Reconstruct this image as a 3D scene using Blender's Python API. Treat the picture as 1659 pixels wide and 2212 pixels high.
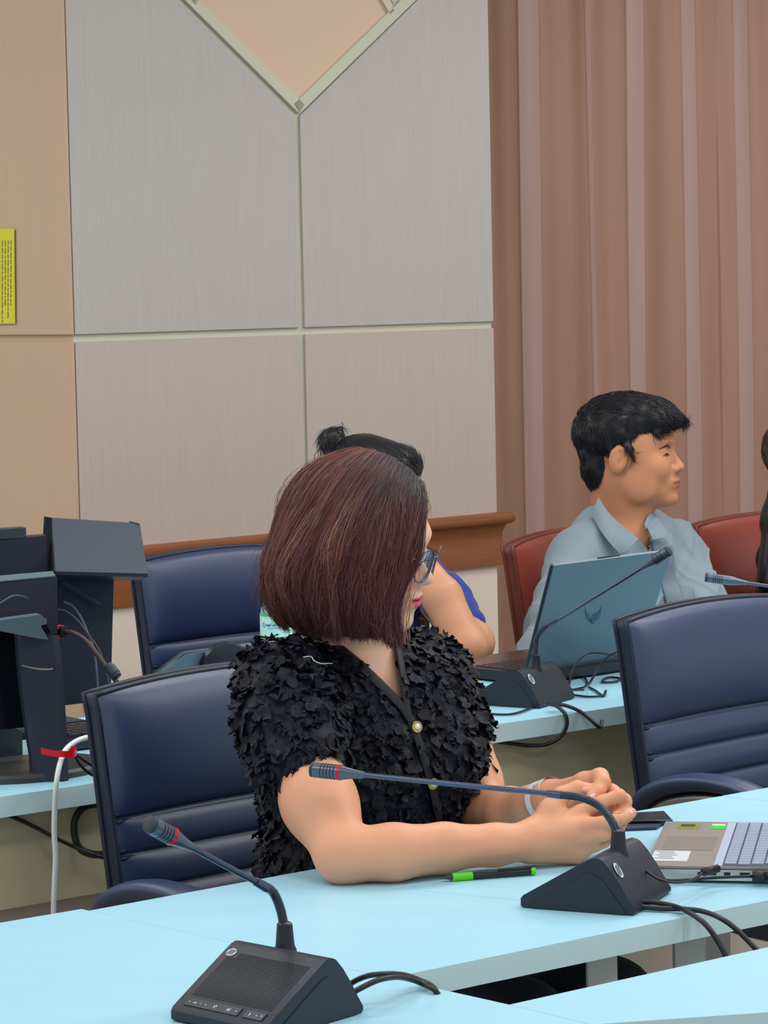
import bpy, bmesh, math, random
import numpy as np
from mathutils import Vector, Matrix
from mathutils.bvhtree import BVHTree

random.seed(7)
rng = np.random.default_rng(7)
for _o in list(bpy.data.objects):
    bpy.data.objects.remove(_o)
SC = bpy.context.scene
COL = SC.collection

# ------------------------------------------------------------------ camera
IMG_W, IMG_H, FPX = 1659.0, 2212.0, 6200.0
EYE = np.array([0.0, 0.0, 1.52])
PITCH = math.atan((IMG_H / 2 - 630.0) / FPX)
ROLL = math.radians(1.2)
_F = np.array([0, math.cos(PITCH), -math.sin(PITCH)])
_U0 = np.array([0, math.sin(PITCH), math.cos(PITCH)])
_R0 = np.array([1.0, 0, 0])
_R = math.cos(ROLL) * _R0 - math.sin(ROLL) * _U0
_U = math.sin(ROLL) * _R0 + math.cos(ROLL) * _U0
cam = bpy.data.cameras.new('camera')
cam.sensor_fit = 'HORIZONTAL'
cam.sensor_width = 36.0
cam.lens = FPX / IMG_W * 36.0
cam.clip_start, cam.clip_end = 0.05, 60
cam_ob = bpy.data.objects.new('camera', cam)
COL.objects.link(cam_ob)
cam_ob.matrix_world = Matrix(((_R[0], _U[0], -_F[0], EYE[0]), (_R[1], _U[1], -_F[1], EYE[1]),
                              (_R[2], _U[2], -_F[2], EYE[2]), (0, 0, 0, 1)))
SC.camera = cam_ob

# ------------------------------------------------------------------ light and exposure
SC.view_settings.view_transform = 'Standard'
SC.view_settings.look = 'None'
SC.view_settings.gamma = 1.0
SC.view_settings.use_curve_mapping = False
SC.view_settings.exposure = 0.0
world = bpy.data.worlds.new('room_ambient')
SC.world = world
world.use_nodes = True
_bg = world.node_tree.nodes['Background']
_bg.inputs[0].default_value = (0.92, 0.97, 1.0, 1)
_bg.inputs[1].default_value = 0.78


def ceiling_or_fill_lamp(x, y, w, h, power, rot=0.0, color=(1.0, 0.985, 0.96)):
    l = bpy.data.lights.new('ceiling_or_fill_lamp', 'AREA')
    l.shape = 'RECTANGLE'
    l.size, l.size_y = w, h
    l.energy = power
    l.color = color
    o = bpy.data.objects.new('ceiling_or_fill_lamp', l)
    COL.objects.link(o)
    o.location = (x, y, 3.06)
    o.rotation_euler = (0, 0, rot)
    return o


# rows of flush fluorescent ceiling panels and two added fill lamps, parallel to the tables
_lr = math.radians(42)
for lx, ly, lp in ((-1.3, 2.3, 17), (0.3, 2.6, 17), (1.9, 3.6, 26), (-1.1, 4.6, 20), (0.5, 5.3, 22),
                   (2.1, 5.6, 30), (1.5, 1.0, 22), (1.6, 7.2, 24), (3.4, 4.6, 34), (-3.2, 4.3, 34), (-2.8, 6.3, 30)):  # last two are unseen extras, added to brighten the left wall
    ceiling_or_fill_lamp(lx, ly, 1.2, 0.6, lp * 0.84, _lr)


# ------------------------------------------------------------------ helpers
def ray(px, py):
    return _F + _R * ((px - IMG_W / 2) / FPX) - _U * ((py - IMG_H / 2) / FPX)


def W(px, py, d):
    """point of the room seen at photo position (px, py), d metres in front of the camera"""
    return EYE + ray(px, py) * d


def Zp(px, py, z):
    """point at height z seen at photo position (px, py)"""
    r = ray(px, py)
    return EYE + r * ((z - EYE[2]) / r[2])


def plane_hit(px, py, p0, n):
    r = ray(px, py)
    return EYE + r * (np.dot(np.asarray(p0) - EYE, n) / np.dot(r, n))


def project(P):
    """room points (N,3) -> photo positions (N,2) and depth"""
    q = np.asarray(P) - EYE
    d = q @ _F
    return np.stack([IMG_W / 2 + FPX * (q @ _R) / d, IMG_H / 2 - FPX * (q @ _U) / d], 1), d


def nrm(v):
    v = np.asarray(v, float)
    return v / max(np.linalg.norm(v), 1e-9)


E1 = np.array([0.744, 0.668, 0.0])     # along the table rows and the back wall
E2 = np.array([0.668, -0.744, 0.0])    # the way the seated people face
ZU = np.array([0, 0, 1.0])


def s2l(c):
    c = c / 255.0
    return c / 12.92 if c <= 0.04045 else ((c + 0.055) / 1.055) ** 2.4


def lin(rgb):
    return tuple(s2l(c) for c in rgb)


MATS = {}


def material(name, rgb, rough=0.5, metal=0.0, spec=0.5, var=0.0, vscale=8.0, vstretch=(1, 1, 1), bump=0.0,
             bscale=200.0, bstretch=(1, 1, 1), attr=False, sss=0.0, sheen=0.0, coat=0.0, island=0.0, emit=0.0,
             rgb2=None, transmission=0.0, ior=1.45, alpha=1.0):
    if name in MATS:
        return MATS[name]
    m = bpy.data.materials.new(name)
    m.use_nodes = True
    nt = m.node_tree
    N, L = nt.nodes, nt.links
    b = N['Principled BSDF']
    base = lin(rgb) + (1,)
    b.inputs['Base Color'].default_value = base
    b.inputs['Roughness'].default_value = rough
    b.inputs['Metallic'].default_value = metal
    b.inputs['Specular IOR Level'].default_value = spec
    b.inputs['IOR'].default_value = ior
    if sss:
        b.inputs['Subsurface Weight'].default_value = sss
        b.inputs['Subsurface Radius'].default_value = (1.0, 0.4, 0.25)
        b.inputs['Subsurface Scale'].default_value = 0.006
    if sheen:
        b.inputs['Sheen Weight'].default_value = sheen
        b.inputs['Sheen Roughness'].default_value = 0.4
    if coat:
        b.inputs['Coat Weight'].default_value = coat
    if transmission:
        b.inputs['Transmission Weight'].default_value = transmission
    if emit:
        b.inputs['Emission Color'].default_value = base
        b.inputs['Emission Strength'].default_value = emit
    if alpha < 1:
        b.inputs['Alpha'].default_value = alpha
    col = None
    if attr:
        a = N.new('ShaderNodeAttribute')
        a.attribute_name = 'Col'
        col = a.outputs['Color']
    tc = N.new('ShaderNodeTexCoord')
    if var > 0 or rgb2:
        mp = N.new('ShaderNodeMapping')
        mp.inputs['Scale'].default_value = vstretch
        L.new(tc.outputs['Object'], mp.inputs['Vector'])
        nz = N.new('ShaderNodeTexNoise')
        nz.inputs['Scale'].default_value = vscale
        nz.inputs['Detail'].default_value = 4
        L.new(mp.outputs['Vector'], nz.inputs['Vector'])
        if rgb2:
            mx = N.new('ShaderNodeMix')
            mx.data_type = 'RGBA'
            mx.inputs[6].default_value = base
            mx.inputs[7].default_value = lin(rgb2) + (1,)
            rp = N.new('ShaderNodeMapRange')
            rp.inputs[1].default_value, rp.inputs[2].default_value = 0.35, 0.65
            L.new(nz.outputs['Fac'], rp.inputs[0])
            L.new(rp.outputs[0], mx.inputs[0])
            col = mx.outputs[2]
        if var > 0:
            hs = N.new('ShaderNodeHueSaturation')
            mr = N.new('ShaderNodeMapRange')
            mr.inputs[1].default_value, mr.inputs[2].default_value = 0.3, 0.7
            mr.inputs[3].default_value, mr.inputs[4].default_value = 1 - var, 1 + var
            L.new(nz.outputs['Fac'], mr.inputs[0])
            L.new(mr.outputs[0], hs.inputs['Value'])
            if col is None:
                hs.inputs['Color'].default_value = base
            else:
                L.new(col, hs.inputs['Color'])
            col = hs.outputs['Color']
    if island:
        g = N.new('ShaderNodeNewGeometry')
        hs = N.new('ShaderNodeHueSaturation')
        mr = N.new('ShaderNodeMapRange')
        mr.inputs[3].default_value, mr.inputs[4].default_value = 1 - island, 1 + island
        L.new(g.outputs['Random Per Island'], mr.inputs[0])
        L.new(mr.outputs[0], hs.inputs['Value'])
        if col is None:
            hs.inputs['Color'].default_value = base
        else:
            L.new(col, hs.inputs['Color'])
        col = hs.outputs['Color']
    if col is not None:
        L.new(col, b.inputs['Base Color'])
    if bump > 0:
        mp = N.new('ShaderNodeMapping')
        mp.inputs['Scale'].default_value = bstretch
        L.new(tc.outputs['Object'], mp.inputs['Vector'])
        nz = N.new('ShaderNodeTexNoise')
        nz.inputs['Scale'].default_value = bscale
        nz.inputs['Detail'].default_value = 3
        L.new(mp.outputs['Vector'], nz.inputs['Vector'])
        bp = N.new('ShaderNodeBump')
        bp.inputs['Strength'].default_value = bump
        bp.inputs['Distance'].default_value = 0.002
        L.new(nz.outputs['Fac'], bp.inputs['Height'])
        L.new(bp.outputs['Normal'], b.inputs['Normal'])
    MATS[name] = m
    return m


# ---- objects: every thing is an Empty (or one mesh); children carry no category
ROOTLOC = {}


def thing(name, label, cat, loc=(0, 0, 0), group=None):
    o = bpy.data.objects.new(name, None)
    o.empty_display_size = 0.05
    COL.objects.link(o)
    o.location = tuple(float(x) for x in loc)
    ROOTLOC[o.name] = np.asarray(loc, float)
    o['label'] = label
    o['category'] = cat
    if group:
        o['group'] = group
    return o


def tag(o, label, cat, group=None):
    o['label'] = label
    o['category'] = cat
    if group:
        o['group'] = group
    return o


def fast_mesh(name, V, Fq, smooth=True, cols=None, fmat=None):
    """mesh from arrays; Fq is a list of index arrays (n,3) / (n,4) or one array"""
    V = np.ascontiguousarray(V, np.float32)
    if isinstance(Fq, np.ndarray):
        Fq = [Fq]
    Fq = [f for f in Fq if len(f)]
    me = bpy.data.meshes.new(name)
    me.vertices.add(len(V))
    me.vertices.foreach_set('co', V.ravel())
    idx = np.concatenate([f.ravel() for f in Fq]).astype(np.int32)
    sizes = np.concatenate([np.full(len(f), f.shape[1], np.int32) for f in Fq])
    starts = np.concatenate([[0], np.cumsum(sizes)[:-1]]).astype(np.int32)
    me.loops.add(len(idx))
    me.loops.foreach_set('vertex_index', idx)
    me.polygons.add(len(sizes))
    me.polygons.foreach_set('loop_start', starts)
    me.polygons.foreach_set('use_smooth', np.full(len(sizes), smooth, bool))
    if fmat is not None:
        me.polygons.foreach_set('material_index', np.asarray(fmat, np.int32))
    if cols is not None:
        a = me.attributes.new('Col', 'FLOAT_COLOR', 'POINT')
        c = np.ones((len(V), 4), np.float32)
        c[:, :3] = cols
        a.data.foreach_set('color', c.ravel())
    me.update(calc_edges=True)
    return me


def root_of(p):
    while p.parent is not None:
        p = p.parent
    return p


def put(name, me, mats, parent=None):
    """link a mesh given in room coordinates; under a parent it is re-based to the thing's base"""
    o = bpy.data.objects.new(name, me)
    COL.objects.link(o)
    if not isinstance(mats, (list, tuple)):
        mats = [mats]
    for m in mats:
        me.materials.append(m)
    if parent is not None:
        base = ROOTLOC.get(root_of(parent).name)
        if base is not None and np.abs(base).max() > 0:
            me.transform(Matrix.Translation(Vector((-base).tolist())))
        o.parent = parent
    return o


def obj_arrays(name, V, Fq, mat, parent=None, smooth=True, cols=None, fmat=None):
    return put(name, fast_mesh(name, V, Fq, smooth, cols, fmat), mat, parent)


class MB:
    """collects shapes and links them as one mesh object"""

    def __init__(self):
        self.V, self.F, self.n = [], [], 0

    def add(self, V, faces):
        V = np.asarray(V, float)
        for f in faces:
            self.F.append([int(i) + self.n for i in f])
        self.V.append(V)
        self.n += len(V)

    def grid(self, P):
        """P (nu,nv,3) open sheet"""
        nu, nv = P.shape[:2]
        fs = [(i * nv + j, (i + 1) * nv + j, (i + 1) * nv + j + 1, i * nv + j + 1)
              for i in range(nu - 1) for j in range(nv - 1)]
        self.add(P.reshape(-1, 3), fs)

    def box(self, c, ax, ay, az):
        """centre and three half-axis vectors"""
        c, ax, ay, az = (np.asarray(v, float) for v in (c, ax, ay, az))
        V = [c + sx * ax + sy * ay + sz * az for sx in (-1, 1) for sy in (-1, 1) for sz in (-1, 1)]
        self.add(V, [(0, 1, 3, 2), (4, 6, 7, 5), (0, 4, 5, 1), (2, 3, 7, 6), (0, 2, 6, 4), (1, 5, 7, 3)])

    def prism(self, poly, vec):
        """polygon (n,3) swept by vec"""
        P = np.asarray(poly, float)
        n = len(P)
        self.add(np.concatenate([P, P + np.asarray(vec, float)]),
                 [tuple(range(n - 1, -1, -1)), tuple(range(n, 2 * n))] +
                 [(i, (i + 1) % n, n + (i + 1) % n, n + i) for i in range(n)])

    def tube(self, pts, r, sides=10, cap=True, flat=1.0, up=None):
        pts = np.asarray(pts, float)
        n = len(pts)
        rr = np.full(n, r, float) if np.isscalar(r) else np.asarray(r, float)
        T = np.gradient(pts, axis=0)
        T /= np.maximum(np.linalg.norm(T, axis=1, keepdims=True), 1e-9)
        ref = np.asarray(up, float) if up is not None else (np.array([0, 0, 1.0]) if abs(T[0][2]) < 0.9 else np.array([1.0, 0, 0]))
        V = []
        nv = nrm(ref - T[0] * np.dot(ref, T[0]))
        for i in range(n):
            nv = nv - T[i] * np.dot(nv, T[i])
            nv = nrm(nv)
            bv = np.cross(T[i], nv)
            for k in range(sides):
                a = 2 * math.pi * k / sides
                V.append(pts[i] + rr[i] * (math.cos(a) * nv * flat + math.sin(a) * bv))
        fs = [(i * sides + k, i * sides + (k + 1) % sides, (i + 1) * sides + (k + 1) % sides, (i + 1) * sides + k)
              for i in range(n - 1) for k in range(sides)]
        if cap:
            fs.append(tuple(range(sides - 1, -1, -1)))
            fs.append(tuple((n - 1) * sides + k for k in range(sides)))
        self.add(V, fs)

    def lathe(self, p, axis, prof, sides=24, start=None):
        """prof: (distance along axis, radius)"""
        axis = nrm(axis)
        ref = np.array([1.0, 0, 0]) if abs(axis[0]) < 0.9 else np.array([0, 1.0, 0])
        u = nrm(np.cross(axis, ref))
        v = np.cross(axis, u)
        V = []
        for (h, r) in prof:
            for k in range(sides):
                a = 2 * math.pi * k / sides
                V.append(np.asarray(p) + axis * h + max(r, 1e-5) * (math.cos(a) * u + math.sin(a) * v))
        n = len(prof)
        fs = [(i * sides + k, i * sides + (k + 1) % sides, (i + 1) * sides + (k + 1) % sides, (i + 1) * sides + k)
              for i in range(n - 1) for k in range(sides)]
        fs.append(tuple(range(sides - 1, -1, -1)))
        fs.append(tuple((n - 1) * sides + k for k in range(sides)))
        self.add(V, fs)

    def build(self, name, mat, parent=None, smooth=False, bevel=0.0, seg=2, recalc=True, autos=None):
        bm = bmesh.new()
        vs = [bm.verts.new(v) for v in np.concatenate(self.V)]
        for f in self.F:
            try:
                bm.faces.new([vs[i] for i in f])
            except ValueError:
                pass
        if bevel:
            ed = [e for e in bm.edges if len(e.link_faces) == 2 and e.calc_face_angle(0) > 0.5]
            bmesh.ops.bevel(bm, geom=ed, offset=bevel, segments=seg, affect='EDGES', profile=0.6, clamp_overlap=True)
        if recalc:
            bmesh.ops.recalc_face_normals(bm, faces=bm.faces)
        me = bpy.data.meshes.new(name)
        for f in bm.faces:
            f.smooth = smooth or bool(bevel)
        if bevel or autos:
            lim = autos or 0.6
            for e in bm.edges:
                if len(e.link_faces) == 2 and e.calc_face_angle(0) > lim:
                    e.smooth = False
        bm.to_mesh(me)
        bm.free()
        return put(name, me, mat, parent)


def spline(pts, n=40):
    """Catmull-Rom through points of any dimension"""
    P = np.asarray(pts, float)
    if len(P) == 2:
        t = np.linspace(0, 1, n)[:, None]
        return P[0] * (1 - t) + P[1] * t
    Q = np.concatenate([[2 * P[0] - P[1]], P, [2 * P[-1] - P[-2]]])
    m = len(P) - 1
    out = []
    K = np.concatenate([[0], np.cumsum(np.maximum(np.linalg.norm(np.diff(Q, axis=0), axis=1), 1e-6) ** 0.5)])
    for u in np.linspace(0, m - 1e-9, n):
        i = int(u)
        t0, t1, t2, t3 = K[i:i + 4]
        t = t1 + (u - i) * (t2 - t1)
        a1 = (t1 - t) / (t1 - t0) * Q[i] + (t - t0) / (t1 - t0) * Q[i + 1]
        a2 = (t2 - t) / (t2 - t1) * Q[i + 1] + (t - t1) / (t2 - t1) * Q[i + 2]
        a3 = (t3 - t) / (t3 - t2) * Q[i + 2] + (t - t2) / (t3 - t2) * Q[i + 3]
        b1 = (t2 - t) / (t2 - t0) * a1 + (t - t0) / (t2 - t0) * a2
        b2 = (t3 - t) / (t3 - t1) * a2 + (t - t1) / (t3 - t1) * a3
        out.append((t2 - t) / (t2 - t1) * b1 + (t - t1) / (t2 - t1) * b2)
    return np.array(out)


def path(pxd, n=40):
    """smooth path through (px, py, depth) triples"""
    return spline([W(*p) for p in pxd], n)


def copy_tree(o, parent=None):
    c = o.copy()
    COL.objects.link(c)
    if parent is not None:
        c.parent = parent
    for ch in list(o.children):
        copy_tree(ch, c)
    return c


# ------------------------------------------------------------------ smooth bodies from blended shapes
def cap(a, b, ra, rb=None, k=0.02, op='+'):
    return ('c', np.asarray(a, float), np.asarray(b, float), ra, ra if rb is None else rb, k, op)


def ell(c, radii, axes=None, k=0.02, op='+'):
    """axes: rows = local x, y, z directions"""
    return ('e', np.asarray(c, float), np.eye(3) if axes is None else np.asarray(axes, float), np.asarray(radii, float), k, op)


def chain(pts, k=0.008, first_k=None):
    """pts: (px,py,d,r) -> capsules"""
    out = []
    P = [(W(p[0], p[1], p[2]), p[3]) for p in pts]
    for i in range(len(P) - 1):
        out.append(cap(P[i][0], P[i + 1][0], P[i][1], P[i + 1][1], k if (i or first_k is None) else first_k))
    return out


def bbox(p):
    if p[0] == 'c':
        r = max(p[3], p[4])
        return np.minimum(p[1], p[2]) - r, np.maximum(p[1], p[2]) + r
    r = np.sqrt(((p[2] * p[3][:, None]) ** 2).sum(0))
    return p[1] - r, p[1] + r


def blend(prims, h):
    """signed distance grid of the blended shapes -> (V, quads)"""
    pos = [bbox(p) for p in prims if p[6 if p[0] == 'c' else 5] == '+']
    lo = np.min([b[0] for b in pos], 0) - 4 * h - 0.01
    hi = np.max([b[1] for b in pos], 0) + 4 * h + 0.01
    n = np.ceil((hi - lo) / h).astype(int) + 1
    G = np.full(n, 0.06, np.float32)
    ax = [(lo[i] + h * np.arange(n[i])).astype(np.float32) for i in range(3)]
    for p in prims:
        k, op = (p[5], p[6]) if p[0] == 'c' else (p[4], p[5])
        b0, b1 = bbox(p)
        m = k + 4 * h + 0.012
        i0 = np.maximum(((b0 - m - lo) / h).astype(int), 0)
        i1 = np.minimum(((b1 + m - lo) / h).astype(int) + 2, n)
        if (i1 <= i0).any():
            continue
        X = ax[0][i0[0]:i1[0], None, None]
        Y = ax[1][None, i0[1]:i1[1], None]
        Z = ax[2][None, None, i0[2]:i1[2]]
        if p[0] == 'c':
            a, bb, ra, rb = p[1], p[2], p[3], p[4]
            d = bb - a
            L2 = max(float(d @ d), 1e-10)
            t = ((X - a[0]) * d[0] + (Y - a[1]) * d[1] + (Z - a[2]) * d[2]) / L2
            np.clip(t, 0, 1, out=t)
            D = np.sqrt((X - a[0] - t * d[0]) ** 2 + (Y - a[1] - t * d[1]) ** 2 + (Z - a[2] - t * d[2]) ** 2) - (ra + (rb - ra) * t)
        else:
            c, A, r = p[1], p[2], p[3]
            q = [(X - c[0]) * A[i][0] + (Y - c[1]) * A[i][1] + (Z - c[2]) * A[i][2] for i in range(3)]
            k0 = np.sqrt(sum((q[i] / r[i]) ** 2 for i in range(3)))
            k1 = np.sqrt(sum((q[i] / r[i] ** 2) ** 2 for i in range(3)))
            D = k0 * (k0 - 1) / np.maximum(k1, 1e-6)
        D = D.astype(np.float32)
        S = G[i0[0]:i1[0], i0[1]:i1[1], i0[2]:i1[2]]
        kk = max(k, 1e-5)
        if op == '+':
            hh = np.maximum(kk - np.abs(S - D), 0) / kk
            S[...] = np.minimum(S, D) - hh * hh * kk * 0.25
        else:
            hh = np.maximum(kk - np.abs(S + D), 0) / kk
            S[...] = np.maximum(S, -D) + hh * hh * kk * 0.25
    return nets(G, lo, h)


def nets(G, lo, h):
    s = (G < 0)
    c = np.zeros(np.array(G.shape) - 1, np.uint8)
    sl = [slice(None, -1), slice(1, None)]
    for i in (0, 1):
        for j in (0, 1):
            for k in (0, 1):
                c += s[sl[i], sl[j], sl[k]]
    act = (c > 0) & (c < 8)
    I, J, K = np.nonzero(act)
    acc = np.zeros((len(I), 3))
    cnt = np.zeros(len(I))
    cor = [(i, j, k) for i in (0, 1) for j in (0, 1) for k in (0, 1)]
    val = {q: G[I + q[0], J + q[1], K + q[2]] for q in cor}
    for q in cor:
        for a in range(3):
            if q[a] == 0:
                r = list(q)
                r[a] = 1
                va, vb = val[q], val[tuple(r)]
                m = (va < 0) != (vb < 0)
                t = va[m] / (va[m] - vb[m])
                p = np.tile(np.array(q, float), (m.sum(), 1))
                p[:, a] = t
                acc[m] += p
                cnt[m] += 1
    V = lo + h * (np.stack([I, J, K], 1) + acc / cnt[:, None])
    idm = np.full(act.shape, -1, np.int32)
    idm[I, J, K] = np.arange(len(I))
    quads = []
    for a in range(3):
        b, d = (a + 1) % 3, (a + 2) % 3
        s0 = np.moveaxis(s, (a, b, d), (0, 1, 2))
        im = np.moveaxis(idm, (a, b, d), (0, 1, 2))
        A = s0[:-1, 1:-1, 1:-1]
        B = s0[1:, 1:-1, 1:-1]
        i, j, k = np.nonzero(A != B)
        fl = A[i, j, k]
        j1, k1 = j + 1, k + 1
        q = np.stack([im[i, j1 - 1, k1 - 1], im[i, j1, k1 - 1], im[i, j1, k1], im[i, j1 - 1, k1]], 1)
        q[~fl] = q[~fl][:, ::-1]
        quads.append(q)
    Q = np.concatenate(quads)
    Q = Q[(Q >= 0).all(1)]
    return V, Q


def relax(V, Q, it=2, lam=0.5):
    E = np.concatenate([Q[:, [0, 1]], Q[:, [1, 2]], Q[:, [2, 3]], Q[:, [3, 0]]])
    n = len(V)
    deg = np.bincount(E[:, 0], minlength=n) + np.bincount(E[:, 1], minlength=n)
    for _ in range(it):
        S = np.stack([np.bincount(E[:, 0], V[E[:, 1], c], n) + np.bincount(E[:, 1], V[E[:, 0], c], n) for c in range(3)], 1)
        V = V + lam * (S / np.maximum(deg, 1)[:, None] - V)
    return V


def vnormals(V, Q):
    N = np.cross(V[Q[:, 2]] - V[Q[:, 0]], V[Q[:, 3]] - V[Q[:, 1]])
    out = np.zeros_like(V)
    for c in range(4):
        for a in range(3):
            out[:, a] += np.bincount(Q[:, c], N[:, a], len(V))
    return out / np.maximum(np.linalg.norm(out, axis=1, keepdims=True), 1e-12)


def compact(V, Q, keep):
    """keep quads by mask and drop unused points"""
    Q = Q[keep]
    used = np.unique(Q)
    mp = np.full(len(V), -1)
    mp[used] = np.arange(len(used))
    return V[used], mp[Q]


def in_poly(P, poly):
    x, y = P[:, 0], P[:, 1]
    ins = np.zeros(len(P), bool)
    n = len(poly)
    for i in range(n):
        x1, y1 = poly[i]
        x2, y2 = poly[(i + 1) % n]
        c = ((y1 > y) != (y2 > y)) & (x < (x2 - x1) * (y - y1) / ((y2 - y1) if y2 != y1 else 1e-9) + x1)
        ins ^= c
    return ins


def strands(C, R, sides=3):
    """C (N,T,3) centre lines, R (N,T) radii -> V, quads"""
    N, T, _ = C.shape
    tan = np.gradient(C, axis=1)
    tan /= np.maximum(np.linalg.norm(tan, axis=2, keepdims=True), 1e-9)
    ref = rng.normal(size=(N, 1, 3))
    n1 = np.cross(tan, ref)
    n1 /= np.maximum(np.linalg.norm(n1, axis=2, keepdims=True), 1e-9)
    n2 = np.cross(tan, n1)
    V = np.empty((N, T, sides, 3), np.float32)
    for k in range(sides):
        a = 2 * math.pi * k / sides
        V[:, :, k] = C + R[:, :, None] * (math.cos(a) * n1 + math.sin(a) * n2)
    base = (np.arange(N) * T * sides)[:, None, None]
    t = (np.arange(T - 1) * sides)[None, :, None]
    k = np.arange(sides)[None, None, :]
    k2 = (k + 1) % sides
    Q = np.stack([base + t + k, base + t + k2, base + t + sides + k2, base + t + sides + k], -1).reshape(-1, 4)
    return V.reshape(-1, 3), Q


def fnoise(P, f, seed=0):
    """smooth pseudo noise, vectorised"""
    r = np.random.default_rng(seed)
    out = np.zeros(len(P))
    for _ in range(6):
        d = r.normal(size=3)
        d /= np.linalg.norm(d)
        out += np.sin(P @ d * f * r.uniform(0.6, 1.7) + r.uniform(0, 6.28))
    return out / 6
# ------------------------------------------------------------------ materials
M_PANEL = material('wall_laminate', (193, 187, 184), 0.6, var=0.05, vscale=1.0, vstretch=(420, 420, 5), bump=0.25, bscale=1.0, bstretch=(500, 500, 6))
M_PANEL_LOW = material('wall_laminate_low', (198, 184, 175), 0.6, var=0.05, vscale=1.0, vstretch=(420, 420, 5), bump=0.25, bscale=1.0, bstretch=(500, 500, 6))
M_PANEL_SIDE = material('side_laminate', (206, 176, 149), 0.6, var=0.03, vscale=1.0, vstretch=(300, 300, 4))
M_GROOVE = material('groove_paint', (206, 206, 186), 0.5)
M_PEACH = material('peach_panel', (222, 193, 168), 0.55)
M_CREAM = material('cream_wall', (240, 226, 212), 0.6, var=0.015, vscale=3)
M_RAIL = material('rail_wood', (146, 88, 52), 0.35, var=0.12, vscale=1.0, vstretch=(6, 6, 90), spec=0.4)
M_CURTAIN = material('curtain_cloth', (168, 128, 112), 0.5, var=0.05, vscale=1.0, vstretch=(14, 14, 1.2), sheen=0.3, bump=0.15, bscale=900)
M_FLOOR = material('floor_carpet', (132, 124, 112), 0.9, var=0.12, vscale=60, bump=0.4, bscale=500)
M_CEIL = material('ceiling_paint', (238, 238, 234), 0.8)
M_TABLE = material('table_laminate', (168, 221, 243), 0.38, var=0.012, vscale=1.0, vstretch=(3, 30, 3), spec=0.45)
M_EDGE = material('table_edge', (206, 238, 246), 0.45)
M_STEEL_WHITE = material('painted_steel', (200, 205, 205), 0.4)
M_APRON = material('desk_apron', (206, 198, 166), 0.6, var=0.05, vscale=3)
M_SKIRT = material('desk_skirt', (202, 192, 180), 0.7, var=0.08, vscale=5)
M_BLACK = material('black_plastic', (40, 46, 58), 0.42, spec=0.4, bump=0.12, bscale=1500)
M_BLACK2 = material('dark_plastic', (28, 34, 50), 0.38)
M_GLOSS = material('glossy_black', (12, 16, 22), 0.12)
M_RUBBER = material('black_cable', (30, 32, 38), 0.4)
M_CHROME = material('brushed_metal', (176, 172, 168), 0.25, metal=1.0)
M_LEATHER = material('navy_leather', (38, 56, 95), 0.40, spec=0.9, var=0.06, vscale=6, bump=0.09, bscale=520)
M_LEATHER_D = material('navy_piping', (30, 38, 60), 0.4)
M_RED_LEATHER = material('red_leather', (150, 66, 54), 0.36, spec=0.6, var=0.06, vscale=6, bump=0.08, bscale=520)
M_RED_PIPE = material('red_piping', (118, 58, 48), 0.4)
M_WHITE = material('white_plastic', (225, 236, 240), 0.4)
M_MARK = material('white_print', (205, 215, 225), 0.5)
M_REDM = material('red_plastic', (228, 18, 40), 0.4)
M_GREEN = material('green_plastic', (95, 215, 30), 0.35)


def structure(o, label=None):
    o['kind'] = 'structure'
    return o


# ------------------------------------------------------------------ the room
CR = W(1061, 700, 8.0); CR[2] = 0
S_LEN = 1.43
CL = CR - E1 * S_LEN
H_ROOM = 3.1


def wl(s, z, out=0.0):
    return CL + E1 * s + ZU * z + E2 * out


def w_sz(px, py, out=0.0):
    p = plane_hit(px, py, CL + E2 * out, E2) - CL
    return float(p @ E1), float(p[2])


mb = MB()
mb.box((1.0, 5.0, -0.05), (7, 0, 0), (0, 7, 0), (0, 0, 0.05))
structure(mb.build('floor', M_FLOOR))
mb = MB()
mb.box((1.0, 5.0, H_ROOM + 0.05), (7, 0, 0), (0, 7, 0), (0, 0, 0.05))
structure(mb.build('ceiling', M_CEIL))

# the pilaster with its laminate panels
mb = MB()
mb.box(CL + E1 * S_LEN / 2 - E2 * 1.0 + ZU * H_ROOM / 2, E1 * S_LEN / 2, E2 * 1.0, ZU * H_ROOM / 2)
wall_back = structure(mb.build('wall_back', M_GROOVE))
TH = 0.009
sc_, _ = w_sz(646, 600)
_, zg1 = w_sz(640, 707)
_, zg0 = w_sz(640, 723)
g = 0.009
_, zrail = w_sz(640, 1153)
tip = np.array(w_sz(640, 246))
dl = np.array(w_sz(392, 0)) - tip
dr = np.array(w_sz(893, 0)) - tip
dl /= abs(dl[0]); dr /= abs(dr[0])


def panel(name, poly, mat, out=0.0, th=TH, bevel=0.002, parent=wall_back):
    m = MB()
    m.prism([wl(s, z, out) for s, z in poly], E2 * th)
    return m.build(name, mat, parent, bevel=bevel, seg=1)


zt_l = min(tip[1] + dl[1] * (sc_ - g), H_ROOM)
zt_r = min(tip[1] + dr[1] * (S_LEN - sc_ - g), H_ROOM)
panel('lower_panel', [(0.0, zrail), (sc_ - g, zrail), (sc_ - g, zg0), (0.0, zg0)], M_PANEL_LOW)
panel('lower_panel', [(sc_ + g, zrail), (S_LEN, zrail), (S_LEN, zg0), (sc_ + g, zg0)], M_PANEL_LOW)
panel('upper_panel', [(0.0, zg1), (sc_ - g, zg1), (sc_ - g, tip[1] - 0.005), (0.0, zt_l)], M_PANEL)
panel('upper_panel', [(sc_ + g, zg1), (S_LEN, zg1), (S_LEN, zt_r), (sc_ + g, tip[1] - 0.005)], M_PANEL)
panel('cream_panel', [(0.0, 0.0), (S_LEN, 0.0), (S_LEN, 0.8), (0.0, 0.8)], M_CREAM, th=0.006)
# diamond: raised strips around a recessed peach field
wst = 0.030


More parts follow.
